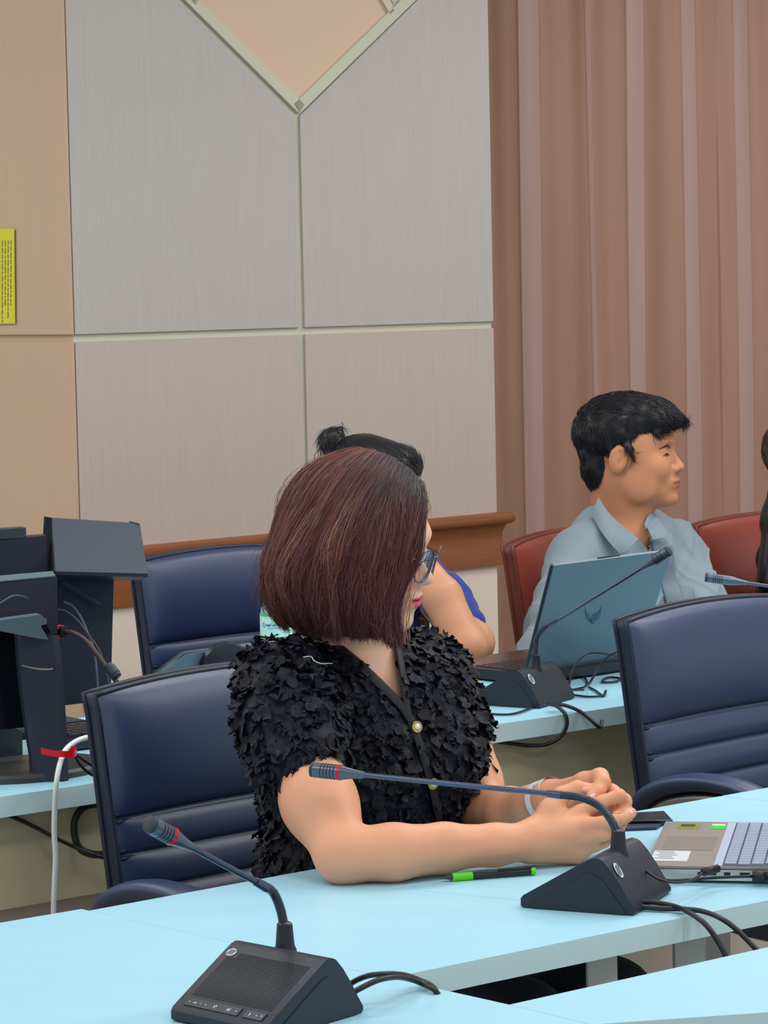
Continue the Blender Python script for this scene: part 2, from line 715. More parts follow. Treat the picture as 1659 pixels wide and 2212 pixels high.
def strip(p, q, w, name='diamond_strip', out=0.0, th=0.013):
    p, q = np.asarray(p, float), np.asarray(q, float)
    n = np.array([-(q - p)[1], (q - p)[0]]); n /= np.linalg.norm(n)
    if n[1] < 0:
        n = -n
    panel(name, [p, q, q + n * w, p + n * w], M_GROOVE, out, th)


Lq = tip + dl * 0.75
Rq = tip + dr * 0.75
strip(tip, Lq, wst)
strip(tip, Rq, wst)
kl = np.array(w_sz(416, 12)); kr = np.array(w_sz(837, 32)); kt = np.array([sc_, kr[1] + 0.42]); kb = np.array(w_sz(640, 228))
panel('peach_panel', [kb, kr, kt, kl], M_PEACH, th=0.003)
strip(kr, kt, 0.018)
strip(kl, kt, 0.018)
panel('apex_panel', [kr + [0.02, 0.03], tip + dr * 0.6, [S_LEN - 0.02, kt[1] + 0.3], kt + [0.02, 0.05]], M_PANEL, th=0.003)

# the side of the pilaster, facing the left of the room
mb = MB()


def wside(t, z, out=0.0):
    return CL - E2 * t + ZU * z - E1 * out


mb.prism([wside(0, 0), wside(2.5, 0), wside(2.5, H_ROOM), wside(0, H_ROOM)], -E1 * 0.004)
wall_left = structure(mb.build('wall_left', material('side_groove', (196, 170, 140), 0.6)))
for nm, za, zb in (('lower_panel', zrail, zg0), ('upper_panel', zg1, H_ROOM)):
    mb = MB()
    mb.prism([wside(-TH, za, 0.004), wside(2.5, za, 0.004), wside(2.5, zb, 0.004), wside(-TH, zb, 0.004)], -E1 * TH)
    mb.build(nm, M_PANEL_SIDE, wall_left, bevel=0.002, seg=1)

# chair rail
prof = [(0.0, -0.148), (0.016, -0.148), (0.017, -0.09), (0.012, -0.06), (0.02, -0.04), (0.024, -0.032), (0.034, -0.03),
        (0.04, -0.024), (0.042, -0.014), (0.04, -0.005), (0.032, 0.0), (0.0, 0.0)]
_, zr_top = w_sz(1075, 1108, 0.03)
mb = MB()
for i, (o_, z_) in enumerate(prof):
    pass
pa, pb = [], []
for (o_, z_) in prof:
    ext = 0.012 + max(0, o_ - 0.016)
    pa.append(wl(-ext, zr_top + z_, o_ + 0.004))
    pb.append(wl(S_LEN + ext, zr_top + z_, o_ + 0.004))
n = len(prof)
mb.add(pa + pb, [tuple(range(n)), tuple(range(2 * n - 1, n - 1, -1))] + [(i, (i + 1) % n, n + (i + 1) % n, n + i) for i in range(n)])
structure(mb.build('trim_1', M_RAIL, bevel=0.002, seg=1))
mb = MB()
pa = [wside(-0.02, zr_top + z_, o_ + 0.004) for (o_, z_) in prof]
pb = [wside(2.5, zr_top + z_, o_ + 0.004) for (o_, z_) in prof]
mb.add(pa + pb, [tuple(range(n)), tuple(range(2 * n - 1, n - 1, -1))] + [(i, (i + 1) % n, n + (i + 1) % n, n + i) for i in range(n)])
structure(mb.build('trim_2', M_RAIL, bevel=0.002, seg=1))

# wall behind the curtain
cd = nrm(np.array([0.97, 0.24, 0]))
cn = np.array([cd[1], -cd[0], 0])
C0 = W(1030, 700, 8.36); C0[2] = 0
mb = MB()
mb.box(C0 + cd * 2.0 - cn * 0.22 + ZU * H_ROOM / 2, cd * 2.6, cn * 0.06, ZU * H_ROOM / 2)
structure(mb.build('wall_right', M_CREAM))

# curtain: broad flat drops with narrow standing pleats in a paler colour
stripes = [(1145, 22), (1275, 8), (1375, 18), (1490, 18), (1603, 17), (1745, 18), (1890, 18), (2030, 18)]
xs = [1030]
offs = [0.0]
for cx, hw in stripes:
    xs += [cx - hw - 3, cx - hw, cx + hw, cx + hw + 4]
    offs += [0.022, 0.025, 0.004, 0.0]
xs.append(2200); offs.append(0.0)
tt = np.linspace(1030, 2200, 900)
of = np.interp(tt, xs, offs) + 0.006 * np.sin(tt * 0.045) + 0.003 * np.sin(tt * 0.11 + 1)
zz = np.linspace(0.02, 3.0, 34)
along = np.array([plane_hit(x, 500, C0, cn) @ cd - C0 @ cd for x in tt])
P = np.zeros((len(tt), len(zz), 3))
for j, z in enumerate(zz):
    wob = 0.007 * np.sin(tt * 0.02 + z * 1.7) + 0.010 * np.sin(z * 2.3 + tt * 0.007) * (tt > 1550)
    P[:, j] = C0 + np.outer(along + 0.004 * np.sin(z * 1.3 + tt * 0.03), cd) + np.outer(of * (0.85 + 0.15 * np.sin(z + tt * 0.01)) + wob, cn) + ZU * z
mb = MB()
mb.grid(P)
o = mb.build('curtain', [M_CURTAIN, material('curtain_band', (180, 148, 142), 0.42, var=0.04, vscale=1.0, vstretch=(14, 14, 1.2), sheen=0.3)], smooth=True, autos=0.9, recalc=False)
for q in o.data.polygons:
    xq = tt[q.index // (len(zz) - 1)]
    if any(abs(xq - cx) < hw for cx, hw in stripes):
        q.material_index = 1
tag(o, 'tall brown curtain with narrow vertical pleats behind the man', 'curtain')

# yellow notice on the side wall, turned writing
p = [np.array(plane_hit(x, y, wside(0, 0, 0.018), E1)) for x, y in ((-95, 492), (31, 494), (33, 699), (-95, 702))]
mb = MB(); mb.prism(p, -E1 * 0.0008)
note = mb.build('notice_sheet', material('yellow_paper', (222, 217, 62), 0.7))
tag(note, 'yellow printed paper sheet stuck on the tan side wall', 'notice')
mb = MB()
u_, v_ = p[1] - p[0], p[3] - p[0]
for i in range(19):
    a = 0.08 + 0.048 * i
    ln = 0.55 + 0.28 * random.random()
    t0 = 0.12
    while t0 < 0.12 + ln:
        t1 = t0 + random.uniform(0.02, 0.07)
        q = [p[0] + u_ * a + v_ * t0, p[0] + u_ * (a + 0.013) + v_ * t0, p[0] + u_ * (a + 0.013) + v_ * t1, p[0] + u_ * a + v_ * t1]
        mb.prism([x - E1 * 0.0009 for x in q], -E1 * 0.0002)
        t0 = t1 + 0.012
mb.build('printed_text', material('faded_ink', (96, 94, 48), 0.7), note)


# ------------------------------------------------------------------ tables
def table(name, label, cat, corners, z=0.75, th=0.03, legs=True, apron=None, group='white meeting tables'):
    P = np.array([Zp(x, y, z) if len(c) == 2 else c for c in corners for x, y in [c[:2]]])
    cen = P.mean(0)
    t = thing(name, label, cat, (cen[0], cen[1], 0), group)
    mb = MB()
    mb.prism([p - ZU * th for p in P], ZU * th)
    top = mb.build('tabletop', [M_TABLE, M_EDGE], t, bevel=0.0015, seg=1)
    for f in top.data.polygons:
        if abs(f.normal.z) < 0.5:
            f.material_index = 1
    if legs:
        for i in range(len(P)):
            q = P[i] + nrm(cen - P[i]) * 0.10
            mb = MB()
            mb.box((q[0], q[1], (z - th) / 2), (0.018, 0, 0), (0, 0.018, 0), (0, 0, (z - th) / 2))
            mb.build('leg', M_STEEL_WHITE, t, bevel=0.002, seg=1)
    return t, P


T_A, _ = table('meeting_table', 'white table under the slotted speaker microphone, nearest table at the lower left', 'table',
               [(-620, 2098), (176, 1963.5), (191, 1967), (1099, 2170), (1280, 2214), (500, 2420)])
T_B, P_B = table('meeting_table', 'white table between the two seams, under the woman\'s elbow', 'table',
                 [(193, 1967), (600, 1892), (1475, 1982), (843, 2112)])
T_C, P_C = table('meeting_table', 'white table carrying the grey open laptop and the pen', 'table',
                 [(601, 1891.5), (1555, 1720), (2350, 1806), (1477, 1981.5)])
T_E, _ = table('meeting_table', 'white table beyond the seam behind the grey laptop', 'table',
               [(1557, 1719.6), (2250, 1595), (3000, 1690), (2352, 1805)])
T_D, _ = table('meeting_table', 'white table at the lower right corner, across the open gap', 'table',
               [(1101, 2170), (2200, 1926), (2900, 2100), (1280, 2213)])

# back row desk
zt = 0.75
DA = Zp(-420, 1783, zt); DB = Zp(1352, 1524, zt); ddir = nrm(DB - DA)
dnrm = np.array([-ddir[1], ddir[0], 0])


def desk(label, a, b, depth=0.62):
    t = thing('long_desk', label, 'desk', ((a + b) / 2 + dnrm * depth / 2) * [1, 1, 0], 'back row desks')
    P = [a, b, b + dnrm * depth, a + dnrm * depth]
    mb = MB(); mb.prism([p - ZU * 0.033 for p in P], ZU * 0.033)
    top = mb.build('desktop', [M_TABLE, M_EDGE], t, bevel=0.0015, seg=1)
    for f in top.data.polygons:
        if abs(f.normal.z) < 0.5:
            f.material_index = 1
    L = b - a
    fa, fb = a * [1, 1, 0], b * [1, 1, 0]
    for nm, o_, z0, z1, m_ in (('apron', 0.05, 0.56, 0.717, M_APRON), ('modesty_panel', 0.08, 0.04, 0.60, M_SKIRT)):
        mb = MB(); mb.prism([fa + dnrm * o_ + ZU * z0, fb + dnrm * o_ + ZU * z0, fb + dnrm * o_ + ZU * z1, fa + dnrm * o_ + ZU * z1], dnrm * 0.016)
        mb.build(nm, m_, t)
    for q in (a + ddir * 0.05, b - ddir * 0.05):
        for w_ in (0.12, depth - 0.06):
            c = q + dnrm * w_
            mb = MB(); mb.box((c[0], c[1], 0.358), ddir * 0.02, dnrm * 0.02, (0, 0, 0.358))
            mb.build('leg', M_STEEL_WHITE, t, bevel=0.002, seg=1)
    return t


mid = DA + ddir * (np.linalg.norm(DB - DA) * 0.52)
desk('long white back desk holding the monitors and tangled cables', DA, mid - ddir * 0.001)
desk('long white back desk holding the black open laptop', mid + ddir * 0.001, DB + ddir * 0.85)
# ------------------------------------------------------------------ chairs (local frame: +Y is the way the chair faces, origin on the floor under the back)
BW, BH0, BH1 = 0.245, 0.40, 0.935


def back_y(z):
    return 0.03 - 0.135 * (z - BH0)       # reclined: the top leans backwards


def make_chair(name, label, leather, piping, group):
    t = thing(name, label, 'chair', (0, 0, 0), group)
    seams = [0.752, 0.698, 0.643, 0.588, 0.533]
    edges = [BH1] + seams + [BH0]
    nu, zz = 41, []
    for i in range(len(edges) - 1):
        zz += list(np.linspace(edges[i] - 0.0001, edges[i + 1] + 0.0001, 26 if i == 0 else 13))
    zz = np.array(zz)
    us = np.linspace(-1, 1, nu)
    U, Zv = np.meshgrid(us, zz, indexing='ij')
    half = BW * (1.0 - 0.05 * np.clip((0.93 - Zv) / 0.5, 0, 1) + 0.012 * np.clip((Zv - 0.9) / 0.035, 0, 1) ** 2)
    top_rise = 0.014 * (1 - U ** 2) * np.clip((Zv - 0.72) / 0.21, 0, 1)
    puff = np.zeros_like(Zv)
    for i in range(len(edges) - 1):
        a, b = edges[i], edges[i + 1]
        s = np.clip((a - Zv) / (a - b), 0, 1)
        m = (Zv <= a) & (Zv >= b)
        amp = 0.034 if i == 0 else 0.016
        puff[m] = (amp * (4 * s * (1 - s)) ** 0.45)[m]
    puff *= np.clip(1 - np.abs(U) ** 5, 0, 1) ** 0.6
    X = U * half
    Y = back_y(Zv) + puff + 0.012 * U ** 2 + 0.004
    P = np.stack([X, Y, Zv + top_rise], -1)
    mb = MB(); mb.grid(P)
    # double stitched welts on each seam
    cushion = mb.build('backrest', leather, t, smooth=True)
    w = MB()
    for z in seams:
        for dz in (-0.0055, 0.0055):
            uu = np.linspace(-0.97, 0.97, 24)
            zc = z + dz
            hw = BW * (1 - 0.05 * np.clip((0.93 - zc) / 0.5, 0, 1))
            w.tube(np.stack([uu * hw, back_y(zc) + 0.012 * uu ** 2 + 0.006 + 0 * uu, zc + 0.014 * (1 - uu ** 2) * max(0, (zc - 0.72) / 0.21)], 1), 0.0038, 6)
    w.build('seam_welt', piping, t, smooth=True)
    # border: boxed edge with piping front and rear
    zc = np.linspace(BH0, BH1, 30)
    hw = BW * (1.0 - 0.05 * np.clip((0.93 - zc) / 0.5, 0, 1) + 0.012 * np.clip((zc - 0.9) / 0.035, 0, 1) ** 2)
    left = np.stack([-hw, back_y(zc) + 0.016, zc], 1)
    uu = np.linspace(-1, 1, 30)[1:-1]
    topc = np.stack([uu * BW * 1.012, back_y(BH1) + 0.012 * uu ** 2 + 0.004, BH1 + 0.014 * (1 - uu ** 2)], 1)
    loop = np.concatenate([left, topc, (left * [-1, 1, 1])[::-1]])
    q = MB(); q.tube(loop, 0.0048, 8); q.tube(loop - [0, 0.027, 0], 0.0042, 8)
    q.build('piping', piping, t, smooth=True)
    g = MB()
    strip_ = np.stack([loop, loop * [0.995, 1, 1] - [0, 0.013, 0], loop - [0, 0.027, 0]], 1)
    g.grid(strip_)
    rear = np.zeros((15, 20, 3))
    for i, u in enumerate(np.linspace(-1, 1, 15)):
        for j, z in enumerate(np.linspace(BH0, BH1, 20)):
            rear[i, j] = (u * BW * (1.0 - 0.05 * min(1, max(0, (0.93 - z) / 0.5))), back_y(z) - 0.016 + 0.012 * u * u - 0.012 * (1 - u * u), z + 0.014 * (1 - u * u) * min(1, max(0, (z - 0.72) / 0.21)))
    g.grid(rear)
    g.build('back_shell', piping, t, smooth=True)
    # seat cushion
    s = MB()
    nx, ny = 17, 17
    tp = np.zeros((nx, ny, 3)); bt = np.zeros((nx, ny, 3))
    for i, u in enumerate(np.linspace(-1, 1, nx)):
        for j, v in enumerate(np.linspace(-1, 1, ny)):
            e = (max(0, 1 - abs(u) ** 4) * max(0, 1 - abs(v) ** 4)) ** 0.4
            wf = 0.25 + 0.012 * v
            tp[i, j] = (u * wf * (1 - 0.08 * abs(v) ** 6), 0.30 + v * 0.25, 0.455 + 0.035 * e - 0.015 * max(0, v) ** 3)
            bt[i, j] = (u * wf * 0.97, 0.30 + v * 0.245, 0.452 - 0.07 * e)
    s.grid(tp); s.grid(bt)
    s.build('seat', leather, t, smooth=True)
    # arms: padded loop over a bent metal tube
    for sg in (-1, 1):
        a = MB()
        pts = spline([(sg * 0.255, -0.005, 0.575), (sg * 0.275, 0.05, 0.640), (sg * 0.285, 0.15, 0.675), (sg * 0.287, 0.27, 0.672), (sg * 0.280, 0.37, 0.625), (sg * 0.272, 0.42, 0.555)], 36)
        a.tube(pts, np.interp(np.linspace(0, 1, 36), [0, 0.15, 0.8, 1], [0.02, 0.033, 0.033, 0.018]), 14, flat=0.5, up=(0, 0.0, 1))
        arm = a.build('armrest', leather, t, smooth=True)
        b = MB()
        b.tube(spline([(sg * 0.25, 0.0, 0.52), (sg * 0.278, 0.06, 0.615), (sg * 0.285, 0.16, 0.648), (sg * 0.287, 0.28, 0.642), (sg * 0.282, 0.39, 0.575), (sg * 0.272, 0.41, 0.48), (sg * 0.25, 0.34, 0.40), (sg * 0.20, 0.28, 0.385)], 40), 0.012, 10)
        b.build('arm_tube', M_CHROME, t, smooth=True)
    b = MB()
    b.tube([(0, 0.27, 0.38), (0, 0.27, 0.09)], 0.028, 14)
    b.tube([(0, 0.27, 0.40), (0, 0.27, 0.375)], 0.10, 16)
    b.build('gas_post', M_CHROME, t, smooth=True, autos=0.6)
    for k in range(5):
        an = k * 2 * math.pi / 5 + 0.3
        d = np.array([math.cos(an), math.sin(an), 0])
        c = np.array([0, 0.27, 0])
        l = MB(); l.tube([c + ZU * 0.10, c + d * 0.15 + ZU * 0.095, c + d * 0.29 + ZU * 0.075], [0.014, 0.02, 0.014], 10)
        leg = l.build('leg', M_CHROME, t, smooth=True)
        e = np.array([-d[1], d[0], 0])
        l = MB(); l.tube([c + d * 0.29 + ZU * 0.031 - e * 0.02, c + d * 0.29 + ZU * 0.031 + e * 0.02], 0.03, 14)
        l.tube([c + d * 0.29 + ZU * 0.04, c + d * 0.29 + ZU * 0.08], 0.008, 8)
        l.build('caster', M_RUBBER, leg, smooth=True, autos=0.6)
    return t


def place(o, corner, facing, z_corner=BH1):
    """put the chair so that its image-left top corner stands at a room point"""
    f = nrm([facing[0], facing[1], 0])
    x = np.array([f[1], -f[0], 0])               # chair's local +X in the room
    loc = corner - (x * (-BW) + f * back_y(BH1)) if np.dot(x, _R0) > 0 else corner - (x * BW + f * back_y(BH1))
    o.location = (loc[0], loc[1], 0)
    o.rotation_euler = (0, 0, math.atan2(-f[0], f[1]))
    bpy.context.view_layer.update()


black_chair = make_chair('conference_chair', 'navy black leather chair the woman in the ruffled blouse sits on', M_LEATHER, M_LEATHER_D, 'black leather chairs')
place(black_chair, Zp(193, 1500, 0.935), E2)
c2 = copy_tree(black_chair)
c2['label'] = 'empty navy black leather chair at the right, in front of the man\'s laptop'
place(c2, Zp(1339, 1342, 0.935), nrm(E2 + 0.05 * E1))
c3 = copy_tree(black_chair)
c3['label'] = 'empty navy black leather chair against the panelled wall, beside the water bottle'
place(c3, W(287, 1222, 6.35), nrm(E2 - 0.02 * E1))
red_chair = make_chair('conference_chair', 'reddish brown leather chair the man in the grey shirt sits on', M_RED_LEATHER, M_RED_PIPE, 'red leather chairs')
place(red_chair, W(1096, 1256, 6.55), nrm(E2 + 0.3 * E1))
c4 = copy_tree(red_chair)
c4['label'] = 'reddish brown leather chair at the right edge, holding the dark-haired person'
place(c4, W(1496, 1172, 7.0), nrm(E2 - 0.05 * E1))
# ------------------------------------------------------------------ conference microphones
M_HOLE = material('grille_hole', (12, 13, 18), 0.8)
M_NECK = material('gooseneck_black', (42, 50, 66), 0.32, spec=0.5)
M_NECKM = material('gooseneck_metal', (84, 96, 118), 0.25, metal=0.7)
M_HEAD = material('capsule_metal', (92, 104, 122), 0.3, metal=0.6)
M_HEADTIP = material('capsule_mesh', (52, 58, 74), 0.6)
M_RING = material('ring_red', (190, 25, 60), 0.25)


def mic_unit(label, toe_l, f, w, WID=0.14, LEN=0.15, HGT=0.068, neck=None, grille=False, silver=False, group='gooseneck conference microphones', unit_parts=True, ring=True):
    """toe_l: bottom front corner on the table; f: towards the rear; w: across"""
    f, w = nrm([f[0], f[1], 0]), nrm([w[0], w[1], 0])
    c = toe_l + f * LEN / 2 + w * WID / 2
    t = thing('gooseneck_microphone', label, 'microphone', c, group)
    p0 = toe_l + ZU * 0.001

    def pt(a, z, s=0.0):
        return p0 + f * (a * LEN) + ZU * (z * HGT) + w * s

    prof = [(0.0, 0.03), (0.0, 0.16), (0.02, 0.22), (0.30, 0.58), (0.58, 0.93), (0.62, 0.975), (0.66, 1.0), (0.70, 0.985), (0.73, 0.95),
            (0.80, 0.78), (0.88, 0.53), (0.95, 0.27), (1.0, 0.10), (1.0, 0.04), (0.985, 0.0), (0.015, 0.0)]
    mb = MB()
    mb.prism([pt(a, z) for a, z in prof], w * WID)
    body = mb.build('base', M_BLACK, t, bevel=0.0018, seg=2)
    # recessed cheek on both sides
    cheek = [(0.10, 0.0), (0.12, 0.10), (0.36, 0.42), (0.58, 0.70), (0.64, 0.72), (0.74, 0.56), (0.86, 0.22), (0.93, 0.0)]
    for s, sg in ((0.0, -1), (WID, 1)):
        m = MB(); m.prism([pt(a, z, s) for a, z in cheek], w * sg * 0.0012)
        m.build('side_cheek', M_BLACK, t, bevel=0.0005, seg=1)
    # slope frame
    u = nrm(pt(0.58, 0.93) - pt(0.02, 0.22)); nn = nrm(np.cross(w, u)); nn = nn if nn[2] > 0 else -nn
    s0 = pt(0.02, 0.22); sl = np.linalg.norm(pt(0.58, 0.93) - s0)
    if grille:
        m = MB()
        nx, ny = 37, 27
        a0, a1, b0, b1 = 0.22 * sl, 0.93 * sl, 0.012, WID - 0.012
        for i in range(nx):
            for j in range(ny):
                if i < 4 and j > ny - 4:
                    continue
                q = s0 + u * (a0 + (a1 - a0) * j / (ny - 1)) + w * (b0 + (b1 - b0) * i / (nx - 1)) + nn * 0.0004
                r = 0.00105
                m.add([q + r * (math.cos(k * math.pi / 3) * w + math.sin(k * math.pi / 3) * u) for k in range(6)], [tuple(range(6))])
        m.build('speaker_grille', M_HOLE, t, recalc=False)
        m = MB()
        for b_0, b_1 in ((0.012, 0.092), (0.100, 0.128)):
            q0 = s0 + u * (0.045 * sl) + nn * 0.0002
            m.prism([q0 + w * b_0, q0 + w * b_1, q0 + w * b_1 + u * 0.011, q0 + w * b_0 + u * 0.011], nn * 0.0010)
        m.build('button_strip', M_BLACK2, t, bevel=0.0008, seg=2)
        # printed symbols: volume wedge, crossed microphone, speaking face, dots
        m = MB()

        def sym(poly, ox):
            q0 = s0 + u * (0.045 * sl + 0.0055) + nn * 0.0014 + w * ox
            m.add([q0 + w * x * 1e-3 + u * y * 1e-3 for x, y in poly], [tuple(range(len(poly)))])

        sym([(-1, -.25), (1, -.25), (1, .25), (-1, .25)], 0.018)
        sym([(-3, -.8), (3, -.8), (3, 1.0)], 0.025)
        sym([(-.9, -.2), (.9, -.2), (.9, .2), (-.9, .2)], 0.034); sym([(-.2, -.9), (.2, -.9), (.2, .9), (-.2, .9)], 0.034)
        dot = [(0.8 * math.cos(k * math.pi / 5), 0.8 * math.sin(k * math.pi / 5)) for k in range(10)]
        sym(dot, 0.042)
        sym([(-2, -2.2), (-1.4, -2.4), (2.0, 2.0), (1.5, 2.4)], 0.055); sym([(-2, 2.2), (-1.5, 2.4), (2, -2), (1.6, -2.4)], 0.055); sym([(-.6, 0), (.8, 0), (.8, 2.4), (-.6, 2.4)], 0.057)
        sym([(-2.6, -1.6), (-1.9, -1.6), (-1.6, 1.6), (-2.3, 1.6)], 0.076); sym([(-1.0, -1.8), (-.3, -1.8), (0, 1.8), (-.7, 1.8)], 0.076); sym([(.8, -2.2), (2.2, -2.2), (1.6, -.2), (2.6, 1.8), (1.4, 2.2), (.6, .3)], 0.076)
        sym(dot, 0.087)
        sym([(-.6, -2), (.4, -2), (1.2, 0), (.2, 2), (-.8, 2), (0, 0)], 0.107); sym(dot, 0.117); sym([(-.4, -1), (.4, -1), (.6, 2), (-.6, 2)], 0.124)
        m.build('button_symbols', M_MARK, t, recalc=False)
    # round maker's badge: white disc with slanted strokes
    b = MB(); d = MB()
    if grille:
        bc, bu, bw, bn = s0 + u * (0.93 * sl) + w * 0.012 + nn * 0.0006, u, w, nn
        rx, ry = 0.0068, 0.0060
    else:
        ru = nrm(pt(0.80, 0.78) - pt(0.95, 0.27)); bn = nrm(np.cross(w, ru)); bn = bn if np.dot(bn, f) > 0 else -bn
        bc, bu, bw = pt(0.815, 0.74) + w * 0.018 + bn * 0.0012, ru, w
        rx, ry = 0.0085, 0.0105
    b.add([bc + bw * rx * math.cos(k * math.pi / 12) + bu * ry * math.sin(k * math.pi / 12) for k in range(24)], [tuple(range(24))])
    for o_ in (-0.55, -0.2, 0.15, 0.5):
        hh = math.sqrt(1 - o_ * o_) * 0.72
        d.add([bc + bn * 0.0002 + bw * rx * (o_ + s_ * 0.10 + tt_ * 0.22) + bu * ry * hh * tt_ for tt_, s_ in ((-1, -1), (-1, 1), (1, 1), (1, -1))], [(0, 1, 2, 3)])
    bo = b.build('badge', M_MARK, t, recalc=False)
    d.build('badge_strokes', M_BLACK2, bo, recalc=False)
    # gooseneck
    if neck is not None:
        P = path(neck['pts'], 70)
        base = P[0]
        m = MB(); m.lathe(base - ZU * 0.006, ZU, [(-0.01, 0.0135), (0.006, 0.0125), (0.010, 0.0105), (0.034, 0.0085), (0.036, 0.0055)], 20)
        m.build('neck_socket', M_BLACK2, t, smooth=True, autos=0.7)
        n_ = len(P)
        k1 = int(n_ * neck.get('flex', 0.4))
        m = MB(); m.tube(P[:k1 + 1], 0.0052, 12)
        m.build('flexible_neck', M_NECK, t, smooth=True, autos=0.8)
        m = MB(); m.tube(P[k1:], 0.0036, 12)
        dk = nrm(P[k1 + 1] - P[k1 - 1])
        m.tube([P[k1] - dk * 0.006, P[k1] + dk * 0.012], [0.0056, 0.0050], 12)
        m.build('rigid_neck', M_NECKM, t, smooth=True, autos=0.8)
        tipd = nrm(P[-1] - P[-3])
        h0 = P[-1]
        hl = neck.get('head', 0.072)
        m = MB(); m.lathe(h0, tipd, [(-0.002, 0.0042), (0.012, 0.0060), (0.028, 0.0092), (0.034, 0.0098), (hl - 0.004, 0.0098), (hl - 0.004, 0.0088)], 24)
        hd = m.build('microphone_head', M_HEAD, t, smooth=True, autos=0.6)
        m = MB(); m.lathe(h0, tipd, [(hl - 0.005, 0.0094), (hl, 0.0094), (hl + 0.0005, 0.0085)], 24)
        m.build('head_cap', M_HEADTIP, hd, smooth=True, autos=0.6)
        m = MB()
        for q in range(5):
            a = hl - 0.016 - q * 0.0045
            m.lathe(h0, tipd, [(a, 0.0096), (a, 0.01008), (a + 0.0016, 0.01008), (a + 0.0016, 0.0096)], 24)
        m.build('vent_slots', M_BLACK2, hd, smooth=True, autos=0.6)
        if ring:
            m = MB(); m.lathe(h0, tipd, [(0.030, 0.0094), (0.030, 0.01012), (0.0345, 0.01012), (0.0345, 0.0094)], 24)
            m.build('light_ring', M_RING, hd, smooth=True, autos=0.6)
    return t


# nearest unit, seen from its loudspeaker side
f1 = nrm([0.67, 0.743, 0]); w1 = np.array([f1[1], -f1[0], 0])
toe1 = Zp(370, 2206, 0.75)
mic_unit('black microphone with a perforated loudspeaker slope, nearest, at the lower left', toe1, f1, w1, grille=True,
         neck=dict(pts=[(616, 2050, 3.115), (614, 2010, 3.12), (606, 1965, 3.12), (590, 1928, 3.115), (568, 1913, 3.10), (500, 1877, 3.07), (414, 1830, 3.03)], flex=0.667, head=0.066), ring=True)
# middle unit, seen from behind its left side
f2 = nrm([0.91, -0.41, 0]); w2 = np.array([-f2[1], f2[0], 0])
toe2 = Zp(1125, 1961, 0.75)
mic_unit('black microphone with a long gooseneck reaching left across the woman\'s sleeve', toe2, f2, w2,
         neck=dict(pts=[(1336, 1842, 3.60), (1335, 1810, 3.60), (1322, 1775, 3.605), (1295, 1742, 3.615), (1258, 1724, 3.62), (1200, 1716, 3.63), (980, 1694, 3.67), (785, 1674, 3.71)], flex=0.70, head=0.072))
f3 = nrm([0.86, -0.51, 0]); w3 = np.array([-f3[1], f3[0], 0])
toe3 = Zp(1014, 1522, 0.75)
mic_unit('black microphone on the back desk in front of the big open laptop', toe3, f3, w3, WID=0.142, LEN=0.148,
         neck=dict(pts=[(1158, 1447, 5.35), (1157, 1410, 5.35), (1160, 1378, 5.35), (1178, 1354, 5.34), (1210, 1336, 5.33), (1300, 1281, 5.29), (1388, 1226, 5.25)], flex=0.56, head=0.062), ring=False)
mic_unit('black microphone at the right edge, only its neck and tip in view', Zp(1890, 1404, .7505), E2, -E1,
         neck=dict(pts=[(1905, 1385, 5.95), (1900, 1330, 5.95), (1860, 1295, 5.95), (1800, 1283, 5.95), (1700, 1271, 5.95), (1612, 1259, 5.95)], flex=0.45, head=0.085), ring=False)


# ------------------------------------------------------------------ cables
def cable(label, pts, r, mat=M_RUBBER, name='cable', cat='cable', n=60, group=None, world_pts=None):
    P = path(pts, n) if world_pts is None else spline(world_pts, n)
    mb = MB(); mb.tube(P, r, 8)
    return tag(mb.build(name, mat, smooth=True), label, cat, group)


def on_table(px, py, z=0.753):
    return Zp(px, py, z)


def tc(*pts):
    """points on the table top: (px,py[,lift])"""
    return [Zp(p[0], p[1], 0.7535 + (p[2] if len(p) > 2 else 0)) for p in pts]


cable('black cable arching from the nearest microphone to the table gap, upper one', None, 0.0032,
      world_pts=tc((737, 2142, .012), (762, 2122, .022), (795, 2108, .03), (830, 2104, .03), (870, 2106, .02), (905, 2117, .004)) + [W(935, 2132, 3.17), W(960, 2180, 3.2)])
cable('black cable arching from the nearest microphone to the table gap, lower one', None, 0.0032,
      world_pts=tc((741, 2157, .012), (775, 2137, .022), (815, 2118, .028), (850, 2111, .026), (885, 2115, .014), (912, 2125, .004)) + [W(940, 2140, 3.15), W(965, 2190, 3.2)])
cable('black cable from the middle microphone dropping over the table edge, nearer one', None, 0.0034,
      world_pts=[W(1372, 1949, 3.56), W(1410, 1949, 3.55), W(1450, 1956, 3.54), W(1490, 1972, 3.50), W(1525, 1998, 3.47), W(1550, 2032, 3.46), W(1572, 2075, 3.45), W(1585, 2130, 3.45)])
cable('black cable from the middle microphone dropping over the table edge, farther one', None, 0.0034,
      world_pts=[W(1372, 1958, 3.55), W(1420, 1962, 3.54), W(1480, 1964, 3.53), W(1530, 1972, 3.50), W(1575, 1995, 3.47), W(1610, 2026, 3.46), W(1640, 2060, 3.45), W(1665, 2110, 3.45)])

# ------------------------------------------------------------------ things on the near tables
def pxline(a, b, n):
    return [(a[0] + (b[0] - a[0]) * i / (n - 1), a[1] + (b[1] - a[1]) * i / (n - 1)) for i in range(n)]


